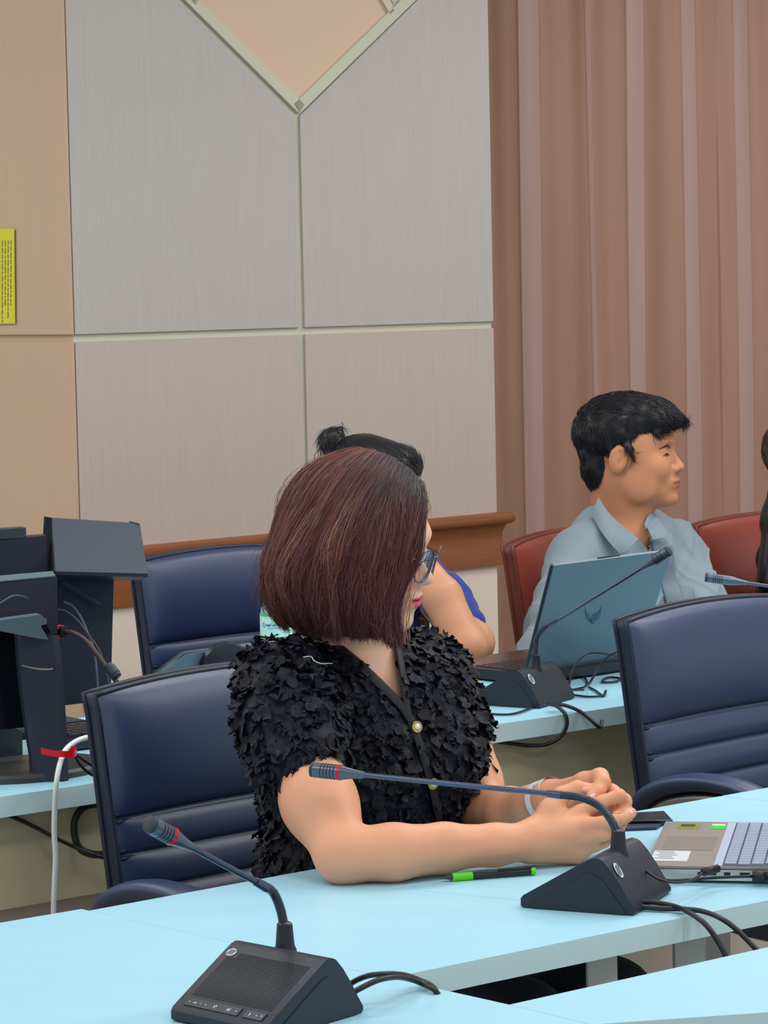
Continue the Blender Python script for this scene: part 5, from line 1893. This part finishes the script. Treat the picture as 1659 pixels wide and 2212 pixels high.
V2, Q2 = strands(Cf, np.full((NF, T), .00028))
# fine wisps across the cheek
NW = 26
wy = rng.uniform(0, 1, NW)
Cw = []
for i in range(NW):
    a = wy[i]
    pts = [(928 - 4 * a, 1092 + 10 * a, -.045), (910 - 14 * a, 1190, -.071), (908 - 34 * a + rng.normal() * 4, 1262, -.074), (893 - 34 * a + rng.normal() * 6, 1330, -.076), (884 - 20 * a + rng.normal() * 5, 1380 + 14 * rng.uniform(), -.074)]
    Cw.append(spline([W(p[0], p[1], D0 + p[2]) for p in pts], T))
V3, Q3 = strands(np.array(Cw), np.full((NW, T), .00034))
# inner mass
inner = axis_pt + (SURF - axis_pt) * np.array([.90, .90, .965])
top_cap = SURF.copy()
IV = off_skull(inner, -.006).reshape(-1, 3)
IQ = np.array([[i * KT + j, (i + 1) * KT + j, (i + 1) * KT + j + 1, i * KT + j + 1] for i in range(KS - 1) for j in range(KT - 1)])
cI = np.tile(drk * .9, (len(IV), 1))
ofs = np.cumsum([0, len(V1), len(V2), len(V3)])
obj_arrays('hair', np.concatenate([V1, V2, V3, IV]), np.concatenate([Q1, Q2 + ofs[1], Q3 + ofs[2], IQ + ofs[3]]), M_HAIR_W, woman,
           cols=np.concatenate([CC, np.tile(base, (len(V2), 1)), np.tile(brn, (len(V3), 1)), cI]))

# glasses
M_FRAME = material('spectacle_metal', (92, 98, 110), .25, metal=.8)
M_LENS = material('lens_glass', (225, 232, 238), .03, transmission=.95, ior=1.05)
gl = bpy.data.objects.new('glasses', None); COL.objects.link(gl); gl.parent = woman
tilt = .10


def gp(y, z, x0=.1125):
    """point of the spectacle front"""
    return hp(x0 - .9 * y * y * 3.2 + tilt * z, y, z - .004)


for g in (-1, 1):
    out = []
    for a in np.linspace(0, 2 * math.pi, 41):
        ca, sa = math.cos(a), math.sin(a)
        yy = g * .0335 + .0255 * math.copysign(abs(ca) ** .8, ca)
        zz_ = .0235 * math.copysign(abs(sa) ** .85, sa) - .006
        out.append(gp(yy, zz_))
    m = MB(); m.tube(np.array(out), .0013, 8, cap=False); m.build('rim', M_FRAME, gl, smooth=True)
    m = MB(); c = np.mean(out[:-1], 0); m.add(list(out[:-1]) + [c - HA[0] * -.0006], [(i, (i + 1) % 40, 40) for i in range(40)]); m.build('lens', M_LENS, gl, smooth=True)
    m = MB(); m.tube(spline([gp(g * .059, .004), hp(.085, g * .070, .002), hp(.03, g * .079, .003), hp(-.015, g * .080, .002), hp(-.03, g * .079, -.02)], 30), .0013, 8); m.build('temple', M_FRAME, gl, smooth=True)
    m = MB(); m.tube(spline([gp(g * .010, .000), hp(.106, g * .009, -.006), hp(.101, g * .0105, -.012)], 10), .0007, 6); m.lathe(hp(.100, g * .0105, -.013), HA[1] * g, [(-.001, .002), (0, .003), (.001, .002)], 10); m.build('nose_pad', M_FRAME, gl, smooth=True)
m = MB(); m.tube(spline([gp(-.0085, .004), hp(.1165, 0, .003), gp(.0085, .004)], 12), .0014, 8); m.build('bridge', M_FRAME, gl, smooth=True)
# ================================================================== the man in the grey-blue shirt
mbase = np.array([W(1350, 1300, 6.5)[0], W(1350, 1300, 6.5)[1], 0])
man = thing('person', 'young man with short black hair in a grey-blue shirt, behind the large laptop', 'person', mbase)
MO = W(1360, 981, 6.48)
MA = frame(16, -2)
MS = 1.06
ms, mp_ = head_shapes(MO, MA, MS, False)
mfb = nrm([.70, -.71, 0]); mrl = np.array([mfb[1], -mfb[0], 0])
MTA = np.array([mrl, mfb, ZU])
MT = np.array([W(1352, 1250, 6.52)[0], W(1352, 1250, 6.52)[1], 0])
zsh = W(1352, 1185, 6.5)[2]
shn = MT + mrl * .175 + ZU * (zsh - .005)
shf = MT - mrl * .175 + ZU * (zsh - .010)
eln = W(1175, 1420, 6.10); wrn = W(1290, 1440, 5.95)
elf = W(1548, 1400, 6.40); wrf = W(1450, 1440, 6.05)
ms += [cap(mp_(-.035, 0, -.05), MT + ZU * (zsh + .045) - mfb * .02, .054, .060, .03),
       cap(mp_(-.005, 0, -.09), MT + ZU * (zsh + .03) + mfb * .03, .040, .05, .03),
       ell(MT + ZU * (zsh - .16), (.165, .105, .19), MTA, .03),
       cap(shn, shf, .05, .05, .05),
       cap(shn, eln, .046, .04, .02), cap(eln, wrn, .038, .028, .015), cap(shf, elf, .046, .04, .02), cap(elf, wrf, .038, .028, .015)]
for wr, d_ in ((wrn, nrm(wrn - eln)), (wrf, nrm(wrf - elf))):
    sx = nrm(np.cross(d_, ZU))
    ms.append(cap(wr, wr + d_ * .075, .024, .026, .01))
    for k in range(4):
        b_ = wr + d_ * .085 + sx * (-.027 + .018 * k)
        ms.append(cap(b_, b_ + d_ * (.038 + .006 * (k in (1, 2))) - ZU * .008, .0092, .0085, .004))
        ms.append(cap(b_ + d_ * (.038 + .006 * (k in (1, 2))) - ZU * .008, b_ + d_ * .060 - ZU * .024, .0085, .0072, .003))
    ms.append(cap(wr + d_ * .02 - sx * .024, wr + d_ * .062 - sx * .050 - ZU * .008, .012, .009, .008))
V, Q = blend(ms, .003)
V = relax(V, Q, 1, .4)
mc = skin_cols(V, (206, 142, 104), MO, MA, MS, lip=(176, 100, 88), lipk=.75, blush=.10)
q = local(V, MO, MA, MS)
st = np.exp(-((q[:, 0] - .10) / .02) ** 2 - (np.abs(q[:, 1]) / .024) ** 4 - ((q[:, 2] + .050) / .006) ** 2)[:, None]
mc = mc * (1 - .28 * st)
obj_arrays('body', V, Q, M_SKIN_M, man, cols=mc)
bvh_m = bvh_of(V, Q)
M_BROWB = material('brow_black', (44, 32, 30), .7)
for g in (-1, 1):
    face_line(bvh_m, mp_, [(g * .013, .010), (g * .026, .0165), (g * .040, .0170), (g * .053, .0110)], .0030, 'eyebrow', M_BROWB, man, MA, flat=.4)
    face_line(bvh_m, mp_, [(g * .017, -.0050), (g * .028, -.0010), (g * .040, -.0015), (g * .048, -.0055)], .0014, 'eyelash', M_LASH, man, MA)
    face_line(bvh_m, mp_, [(g * .022, -.0046), (g * .030, -.0042), (g * .040, -.0048)], .0020, 'eye', material('eye_dark', (58, 42, 40), .2), man, MA, flat=.4)

face_line(bvh_m, mp_, [(-.025, -.0648), (-.012, -.0632), (0, -.0638), (.012, -.0632), (.025, -.0648)], .0010, 'mouth_line', material('mouth_brown', (112, 60, 54), .6), man, MA, n=24)
# hair: solid short crop with locks on it
hh = [ell(mp_(-.022, 0, .050), np.array((.098, .084, .082)) * MS, MA, .02),
      ell(mp_(.020, 0, .085), np.array((.080, .070, .043)) * MS, MA, .02),
      ell(mp_(.066, -.018, .074), np.array((.052, .050, .032)) * MS, MA, .015),
      cap(mp_(.085, -.02, .072), mp_(.116, -.012, .068), .020, .010, .015),
      cap(mp_(.085, .03, .070), mp_(.105, .03, .064), .020, .012, .015),
      cap(mp_(.086, -.035, .055), mp_(.072, -.055, .044), .013, .010, .012),
      ell(mp_(-.062, 0, -.012), np.array((.044, .064, .068)) * MS, MA, .02),
      cap(mp_(.010, -.0745, .02), mp_(.016, -.074, -.002), .009, .005, .01),
      cap(mp_(.006, .0745, .02), mp_(.012, .074, -.012), .010, .006, .01),
      ell(mp_(.090, 0, -.030), np.array((.066, .13, .078)) * MS, MA, .012, '-'),
      ell(mp_(.002, -.085, -.028), np.array((.030, .030, .045)) * MS, MA, .008, '-'),
      ell(mp_(.002, .085, -.028), np.array((.030, .030, .045)) * MS, MA, .008, '-'),
      cap(mp_(.016, -.0755, .015), mp_(.021, -.0745, -.004), .007, .004, .006),
      cap(mp_(.012, .0765, .015), mp_(.016, .0755, -.014), .008, .005, .006)]
HV, HQ = blend(hh, .0035)
HN = vnormals(HV, HQ)
ql = local(HV, MO, MA, MS)
HV = HV + HN * (.003 * fnoise(HV, 110, 9) + .002 * fnoise(HV, 230, 10))[:, None]


def mflow(P):
    q = local(P, MO, MA, MS)
    F = np.zeros_like(P)
    top = np.clip((q[:, 2] - .05) / .05, 0, 1)[:, None]
    frontness = np.clip((q[:, 0] + .02) / .08, 0, 1)[:, None]
    F += (MA[0] * .9 - MA[1] * .35) * top
    F += (-MA[2] * .9 - MA[0] * .15) * (1 - top) * (1 - frontness)
    F += (-MA[2] * .7 + MA[0] * .7) * (1 - top) * frontness
    return F


mdens = np.where((ql[:, 2] < .005) & (ql[:, 0] > -.03), 0.02, 1.0) * np.where((ql[:, 2] < .03) & (ql[:, 0] > .055), .1, 1.0)
Cm, Rm = surface_strands(HV, HN, mflow, 9000, .028, .00065, lift=.0026, T=7, jitter=.22, dens=mdens)
V1, Q1 = strands(Cm, Rm)
c1 = strand_cols(len(Cm), 7, 3, (24, 24, 32), (52, 50, 58), 2.0)
obj_arrays('hair', np.concatenate([HV, V1]), [HQ, Q1 + len(HV)], M_HAIR_B, man, cols=np.concatenate([np.tile(np.array(lin((22, 21, 27))), (len(HV), 1)), c1]))

# shirt
M_SHIRT = material('shirt_grey_blue', (130, 148, 160), .8, var=.06, vscale=7, sheen=.2, bump=.15, bscale=1200)
sh = [ell(MT + ZU * (zsh - .16), (.180, .120, .195), MTA, .04),
      ell(MT + ZU * (zsh - .42), (.175, .130, .28), MTA, .05),
      cap(shn * .8 + shf * .2 - ZU * .004, shn * .2 + shf * .8 - ZU * .004, .056, .056, .08), cap(shn + mfb * .0 - mrl * .02, MT + ZU * (zsh + .052) + mrl * .045 - mfb * .02, .046, .034, .06), cap(shf + mrl * .02, MT + ZU * (zsh + .045) - mrl * .045 - mfb * .01, .046, .034, .06),
      cap(MT + mrl * .06 + ZU * (zsh + .03) - mfb * .03, MT - mrl * .06 + ZU * (zsh + .03) - mfb * .03, .05, .05, .05), cap(MT - mrl * .03 + ZU * (zsh - .0) + mfb * .055, MT - mrl * .075 + ZU * (zsh + .015) + mfb * .02, .045, .045, .04),
      cap(shn - ZU * .012, shn * .45 + eln * .55, .056, .058, .06), cap(shn * .45 + eln * .55, eln, .058, .052, .02), cap(eln, eln * .4 + wrn * .6, .052, .042, .02),
      cap(shf - ZU * .012, shf * .45 + elf * .55, .056, .058, .06), cap(shf * .45 + elf * .55, elf, .058, .052, .02), cap(elf, elf * .4 + wrf * .6, .052, .042, .02)]
SV, SQ = blend(sh, .0038)
SV = relax(SV, SQ, 2, .5)
SN = vnormals(SV, SQ)
ql = np.stack([(SV - MT) @ mrl, (SV - MT) @ mfb, SV[:, 2]], 1)
wr_ = .0055 * np.sin(ql[:, 0] * 70 + 3 * np.sin(ql[:, 2] * 18) + ql[:, 2] * 26) * np.clip((zsh - .02 - SV[:, 2]) / .1, 0, 1) + .005 * fnoise(SV, 38, 21) + .0038 * fnoise(SV, 85, 22)
fold = (1 - np.abs(np.sin(ql[:, 2] * 34 + ql[:, 0] * 30 + 2.2 * fnoise(SV, 14, 23)))) ** 3 + (1 - np.abs(np.sin(ql[:, 2] * 22 - ql[:, 0] * 40 + 2.2 * fnoise(SV, 12, 24)))) ** 3
wr_ = wr_ + .0065 * fold * np.clip(fnoise(SV, 9, 25) + .5, 0, 1)
SV = SV + SN * wr_[:, None]
spx, sdp = project(SV[SQ].mean(1))
fcs = (np.cross(SV[SQ[:, 2]] - SV[SQ[:, 0]], SV[SQ[:, 3]] - SV[SQ[:, 1]]) @ -_F) > 0
vneck = [(1284, 1060), (1290, 1092), (1308, 1124), (1338, 1152), (1370, 1163), (1384, 1170), (1403, 1192), (1402, 1150), (1398, 1100), (1380, 1050)]
drop = in_poly(spx, vneck) & fcs
bvh_s = bvh_of(SV, SQ)
SV2, SQ2 = compact(SV, SQ, ~drop)
obj_arrays('shirt', SV2, SQ2, M_SHIRT, man)


def on_shirt(px, py, lift=.006):
    h = bvh_s.ray_cast(Vector(EYE), Vector(nrm(ray(px, py))))
    return np.array(h[0]) - _F * lift if h[0] is not None else W(px, py, 6.40)


# collar leaves
M_SHIRT_IN = material('shirt_inside', (136, 150, 162), .8)


def leaf(name, inner, outer, mat=M_SHIRT, lift_in=.012, lift_out=.010, d_in=None):
    n = 14
    I = spline(inner, n); O_ = spline(outer, n)
    P = np.zeros((n, 6, 3))
    for i in range(n):
        a = W(*I[i]); b = W(*O_[i])
        for j, v in enumerate(np.linspace(0, 1, 6)):
            P[i, j] = a * (1 - v) + b * v - _F * (.010 * math.sin(v * math.pi))
    m = MB(); m.grid(P); m.grid(P + _F * .0025)
    return m.build(name, mat, man, smooth=True)


leaf('collar', [(1293, 1074, 6.44), (1316, 1108, 6.395), (1348, 1139, 6.37), (1379, 1164, 6.36)], [(1277, 1111, 6.42), (1300, 1150, 6.355), (1322, 1178, 6.335), (1341, 1198, 6.335)])
leaf('collar', [(1341, 1198, 6.336), (1356, 1188, 6.338), (1368, 1176, 6.345), (1379, 1164, 6.36)], [(1345, 1192, 6.33), (1358, 1184, 6.335), (1369, 1174, 6.343), (1378, 1163, 6.36)])
leaf('collar', [(1394, 1132, 6.43), (1399, 1117, 6.45), (1407, 1104, 6.47), (1413, 1108, 6.47)], [(1410, 1166, 6.40), (1424, 1163, 6.40), (1438, 1158, 6.41), (1442, 1148, 6.42)])
leaf('collar_inside', [(1392, 1132, 6.425), (1398, 1116, 6.445), (1406, 1104, 6.465), (1410, 1106, 6.47)], [(1396, 1150, 6.42), (1402, 1140, 6.43), (1409, 1124, 6.45), (1414, 1112, 6.465)], M_SHIRT_IN)
m = MB()
P = np.array([on_shirt(x, y, .004) for x, y in spline([(1410, 1170), (1418, 1205), (1428, 1245), (1440, 1290), (1452, 1340)], 30)])
for _ in range(5):
    P[1:-1] = .25 * P[:-2] + .5 * P[1:-1] + .25 * P[2:]
m.grid(np.stack([P - _R * .004, P + _R * .016 - _F * .003, P + _R * .034], 1))
m.build('button_placket', M_SHIRT, man, smooth=True)
m = MB(); m.tube(P - _R * .004 - _F * .001, .0022, 6); m.build('placket_shadow_seam', material('seam_shade_grey', (84, 104, 120), .8), man, smooth=True)  # darker strand paints in the shadow along the placket edge
m = MB()
pk = np.array([[on_shirt(x, y, .006) for y in np.linspace(ya, yb, 6)] for x, ya, yb in ((1458, 1268, 1330), (1470, 1266, 1328), (1484, 1266, 1328), (1497, 1268, 1330))])
m.grid(pk); m.build('chest_pocket', M_SHIRT, man, smooth=True)
# trousers below the desk
lg = []
for g in (1, -1):
    hip = MT + mrl * .09 * g + ZU * .585
    knee = hip + mfb * .40 - ZU * .03
    ank = knee - ZU * .44
    lg += [cap(hip, knee, .085, .062, .04), cap(knee, ank, .056, .04, .02), cap(ank - ZU * .03, ank + mfb * .14 - ZU * .05, .036, .03, .02)]
lg.append(ell(MT + ZU * .57, (.17, .13, .09), MTA, .04))
LV, LQ = blend(lg, .01)
obj_arrays('trousers', LV, LQ, M_SKIRT_W, man)

# ================================================================== the person with a hair bun behind the woman
bbase = np.array([W(800, 1300, 6.2)[0], W(800, 1300, 6.2)[1], 0])
bun = thing('person', 'person with a black hair bun and royal blue shirt, leaning on an elbow', 'person', bbase)
BO = W(806, 1066, 6.15)
BA = frame(18, 12)
bs, bp_ = head_shapes(BO, BA, 1.0)
el_ = W(1008, 1398, 5.93)
hand = W(892, 1195, 6.03)
bfb = nrm([.68, -.73, 0]); brl = np.array([bfb[1], -bfb[0], 0])
BT = np.array([W(790, 1300, 6.24)[0], W(790, 1300, 6.24)[1], 0]); BTA = np.array([brl, bfb, ZU])
zb = W(790, 1262, 6.24)[2]
sn, sf = BT + brl * .16 + ZU * zb, BT - brl * .16 + ZU * zb
bs += [cap(bp_(-.035, 0, -.05), BT + ZU * (zb + .05), .05, .055, .03),
       ell(BT + ZU * (zb - .16), (.15, .10, .19), BTA, .03), cap(sn, sf, .045, .045, .05),
       cap(sf, W(1020, 1388, 6.0), .044, .043, .02), cap(W(1020, 1388, 6.0), el_, .044, .040, .02),
       cap(el_, W(955, 1290, 5.97), .041, .041, .015), cap(W(955, 1290, 5.97), hand, .041, .028, .015),
       cap(sn, BT + brl * .20 + bfb * .05 + ZU * (zb - .24), .045, .04, .02), cap(BT + brl * .20 + bfb * .05 + ZU * (zb - .24), BT + brl * .08 + bfb * .26 + ZU * (zb - .20), .038, .028, .02)]
hd_ = nrm(bp_(.06, .0, .0) - hand)
bs.append(cap(hand, hand + hd_ * .05 + ZU * .03, .026, .024, .01))
for k in range(4):
    b_ = hand + ZU * (.045 - .0 * k) + _R * (-.03 + .018 * k) + hd_ * .03
    bs += [cap(b_, b_ + ZU * .035 - _R * .005, .009, .0085, .004), cap(b_ + ZU * .035 - _R * .005, b_ + ZU * .055 - _R * .022 + _F * .006, .0085, .007, .003)]
bs.append(cap(hand + ZU * .01, hand + ZU * .05 - _R * .04 - _F * .01, .011, .008, .006))
V, Q = blend(bs, .0038)
obj_arrays('body', V, Q, M_SKIN_M, bun, cols=skin_cols(V, (208, 150, 116), BO, BA, 1.0, lip=(180, 90, 88), lipk=.7))
# hair drawn back into a bun
hb = [ell(bp_(-.022, 0, .040), (.098, .083, .084), BA, .02), ell(bp_(.035, 0, .070), (.062, .066, .045), BA, .02), ell(bp_(-.05, 0, -.01), (.055, .07, .06), BA, .02),
      ell(bp_(.095, 0, -.030), (.062, .12, .085), BA, .012, '-'),
      ell(W(719, 948, 6.16), (.027, .028, .026), None, .006), cap(W(712, 962, 6.16), W(735, 985, 6.16), .019, .026, .01), cap(W(722, 940, 6.16), W(737, 924, 6.16), .012, .005, .005),
      cap(W(705, 962, 6.15), W(712, 975, 6.15), .014, .012, .008)]
HV, HQ = blend(hb, .0035)
HN = vnormals(HV, HQ)
bunc = W(722, 962, 6.16)


def bflow(P):
    F = bunc - P
    return F / np.maximum(np.linalg.norm(F, axis=1, keepdims=True), .02)


Cb, Rb = surface_strands(HV, HN, bflow, 6000, .034, .0006, lift=.0014, T=7, jitter=.05)
V1, Q1 = strands(Cb, Rb)
fl = []
for pts in ([(700, 968, 6.14), (684, 975, 6.14), (679, 990, 6.14), (690, 1006, 6.14)], [(735, 930, 6.15), (741, 918, 6.15), (738, 912, 6.15)], [(708, 975, 6.14), (692, 985, 6.14), (686, 1000, 6.14)], [(720, 932, 6.15), (706, 930, 6.15), (694, 938, 6.15)]):
    fl.append(spline([W(*p) for p in pts], 7))
V2, Q2 = strands(np.array(fl), np.full((len(fl), 7), .0009))
obj_arrays('hair', np.concatenate([HV, V1, V2]), [HQ, Q1 + len(HV), Q2 + len(HV) + len(V1)], M_HAIR_B, bun,
           cols=np.concatenate([np.tile(np.array(lin((20, 20, 27))), (len(HV), 1)), strand_cols(len(Cb), 7, 3, (22, 22, 30), (54, 54, 64), 2.0), np.tile(np.array(lin((40, 36, 40))), (len(V2), 1))]))
M_BLUE = material('blue_cloth', (30, 56, 140), .75, var=.05, vscale=8, sheen=.2)
bsh = [ell(BT + ZU * (zb - .17), (.168, .118, .20), BTA, .04), ell(BT + ZU * (zb - .42), (.165, .13, .26), BTA, .05), cap(sn, sf, .056, .056, .06),
       cap(sf, W(962, 1290, 6.12), .054, .050, .03), cap(W(962, 1290, 6.12), W(1006, 1345, 6.07), .050, .043, .02),
       cap(sn, BT + brl * .20 + bfb * .04 + ZU * (zb - .15), .062, .06, .03)]
SV, SQ = blend(bsh, .006)
SN = vnormals(SV, SQ)
SV = SV + SN * (.005 * fnoise(SV, 60, 31) + .003 * fnoise(SV, 120, 32))[:, None]
obj_arrays('shirt', SV, SQ, M_BLUE, bun)
bvh_b = bvh_of(SV, SQ)
# round crest on the chest
ec = W(911, 1346, 6.0)
h = bvh_b.ray_cast(Vector(EYE), Vector(nrm(ec - EYE)))
ec = np.array(h[0]) - _F * .004 if h[0] is not None else ec
en = nrm(np.array(h[1]) - .6 * _F) if h[0] is not None else -_F
eu = nrm(np.cross(ZU, en)); ev = np.cross(en, eu)


def disc(name, r0, r1, a0, a1, mat, par, out, cx=0.0, cy=0.0, asp=1.0):
    m = MB()
    A_ = np.linspace(a0, a1, 33)
    m.grid(np.array([[ec + en * out + eu * (cx + r * math.cos(a)) + ev * (cy + asp * r * math.sin(a)) for r in (max(r0, 1e-5), r1)] for a in A_]))
    return m.build(name, mat, par, recalc=False)


em = disc('chest_emblem', .017, .022, 0, 6.2832, material('crest_green', (52, 112, 56), .7), bun, .0)
disc('crest_field', 0, .017, 0, 6.2832, material('crest_grey', (84, 92, 100), .7), em, .0003)
disc('crest_arc', .008, .014, -.6, 2.2, material('crest_orange', (222, 120, 40), .7), em, .0008)
disc('crest_base', 0, .010, 0, 6.2832, material('crest_white', (226, 236, 240), .7), em, .0012, 0, -.010, .6)
lg = []
for g in (1, -1):
    hip = BT + brl * .085 * g + ZU * .58
    knee = hip + bfb * .38 - ZU * .03
    lg += [cap(hip, knee, .08, .06, .04), cap(knee, knee - ZU * .43, .055, .038, .02), cap(knee - ZU * .46, knee + bfb * .13 - ZU * .48, .034, .03, .02)]
LV, LQ = blend(lg, .012)
obj_arrays('trousers', LV, LQ, M_SKIRT_W, bun)

# ================================================================== the dark-haired person at the right edge
ebase = np.array([W(1740, 1300, 6.75)[0], W(1740, 1300, 6.75)[1], 0])
edge = thing('person', 'person with long dark hair and a white cuff, cut off at the right edge', 'person', ebase)
EO = W(1742, 1010, 6.75)
EA = frame(60, 4)
es, ep_ = head_shapes(EO, EA, 1.0)
ET = np.array([W(1800, 1300, 6.78)[0], W(1800, 1300, 6.78)[1], 0]); ez = W(1750, 1205, 6.78)[2]
erl = nrm([-.9, -.43, 0]); efb = np.array([.43, -.9, 0])
en_, ef_ = ET + erl * .14 + ZU * ez, ET - erl * .16 + ZU * ez
ee = W(1745, 1378, 6.60); ewr = W(1670, 1310, 6.44); ehn = nrm(W(1640, 1345, 6.38) - ewr)
es += [cap(ep_(-.03, 0, -.05), ET + ZU * (ez + .05), .05, .055, .03), ell(ET + ZU * (ez - .16), (.15, .1, .19), np.array([erl, efb, ZU]), .03), cap(en_, ef_, .045, .045, .05),
       cap(en_, ee, .042, .036, .02), cap(ee, ewr, .036, .024, .02)]
for k in range(4):
    b_ = ewr + ehn * .075 + _F * (-.027 + .018 * k)
    es.append(cap(ewr, b_, .020, .011, .01)); es.append(cap(b_, b_ + ehn * (.055 + .008 * (k in (1, 2))), .009, .0075, .003))
es.append(cap(ewr + ehn * .02, ewr + ehn * .06 - _F * .045, .012, .009, .008))
V, Q = blend(es, .005)
obj_arrays('body', V, Q, M_SKIN_M, edge, cols=skin_cols(V, (220, 165, 132), EO, EA, 1.0, lip=(190, 90, 90), lipk=.7))
hl_ = [ell(ep_(-.022, 0, .04), (.10, .088, .088), EA, .02), ell(ep_(.1, 0, -.03), (.06, .06, .09), EA, .012, '-'),
       cap(W(1700, 1000, 6.72), W(1682, 1120, 6.70), .034, .036, .03), cap(W(1682, 1120, 6.70), W(1668, 1260, 6.66), .036, .038, .03),
       cap(W(1720, 1050, 6.84), W(1710, 1250, 6.86), .06, .06, .04), cap(W(1790, 1030, 6.76), W(1800, 1240, 6.76), .04, .035, .03)]
HV, HQ = blend(hl_, .005)
HN = vnormals(HV, HQ)
Ce, Re = surface_strands(HV, HN, lambda P: np.tile(-ZU, (len(P), 1)), 2200, .045, .0010, lift=.001, T=7, jitter=.05)
V1, Q1 = strands(Ce, Re)
obj_arrays('hair', np.concatenate([HV, V1]), [HQ, Q1 + len(HV)], M_HAIR_B, edge,
           cols=np.concatenate([np.tile(np.array(lin((18, 17, 18))), (len(HV), 1)), strand_cols(len(Ce), 7, 3, (20, 18, 20), (40, 36, 38), 2.0)]))
M_WSHIRT = material('shadow_dark_cloth', (34, 26, 28), .8)  # near black to stand in for the shadow below the hair
SV, SQ = blend([ell(ET + ZU * (ez - .18), (.165, .115, .2), np.array([erl, efb, ZU]), .04), ell(ET + ZU * (ez - .42), (.165, .125, .24), np.array([erl, efb, ZU]), .05), cap(en_, ef_, .055, .055, .05),
                cap(en_, ee, .056, .052, .03), cap(ee, ee * .45 + ewr * .55, .050, .040, .02)], .007)
SV = SV + vnormals(SV, SQ) * (.004 * fnoise(SV, 70, 41))[:, None]
obj_arrays('shirt', SV, SQ, M_WSHIRT, edge)
lg = []
for g in (1, -1):
    hip = ET + erl * .085 * g + ZU * .58
    knee = hip + efb * .38 - ZU * .03
    lg += [cap(hip, knee, .08, .06, .04), cap(knee, knee - ZU * .46, .055, .038, .02)]
LV, LQ = blend(lg, .012)
obj_arrays('trousers', LV, LQ, M_SKIRT_W, edge)

CV, CQ = blend([cap(ewr * .9 + ee * .1, ewr * .55 + ee * .45, .029, .036, .01), cap(ewr, ewr * .92 + ee * .08, .027, .030, .008)], .003)
CV = CV + vnormals(CV, CQ) * (.002 * fnoise(CV, 160, 51))[:, None]
obj_arrays('white_cuff', CV, CQ, material('white_cuff', (236, 230, 230), .8), edge)

bvh_bn, bvh_ed = None, None
for nm_, own, hp_, ax_ in (('bun', bun, bp_, BA), ('edge', edge, ep_, EA)):
    me_ = [c for c in own.children if c.name.startswith('body')][0].data
    base_ = ROOTLOC[own.name]
    vv = np.empty(len(me_.vertices) * 3, np.float32); me_.vertices.foreach_get('co', vv); vv = vv.reshape(-1, 3) + base_
    qq = [tuple(p.vertices) for p in me_.polygons]
    bt = BVHTree.FromPolygons([tuple(map(float, v)) for v in vv], qq)
    for g in (-1, 1):
        face_line(bt, hp_, [(g * .014, .014), (g * .028, .0205), (g * .044, .0165)], .0026, 'eyebrow', M_BROWB, own, ax_, flat=.4)
        face_line(bt, hp_, [(g * .018, .000), (g * .030, .004), (g * .044, .000)], .0014, 'eyelash', M_LASH, own, ax_)
        face_line(bt, hp_, [(g * .022, .000), (g * .030, -.001), (g * .039, .000)], .0024, 'eye', material('eye_dark', (58, 42, 40), .2), own, ax_, flat=.5)
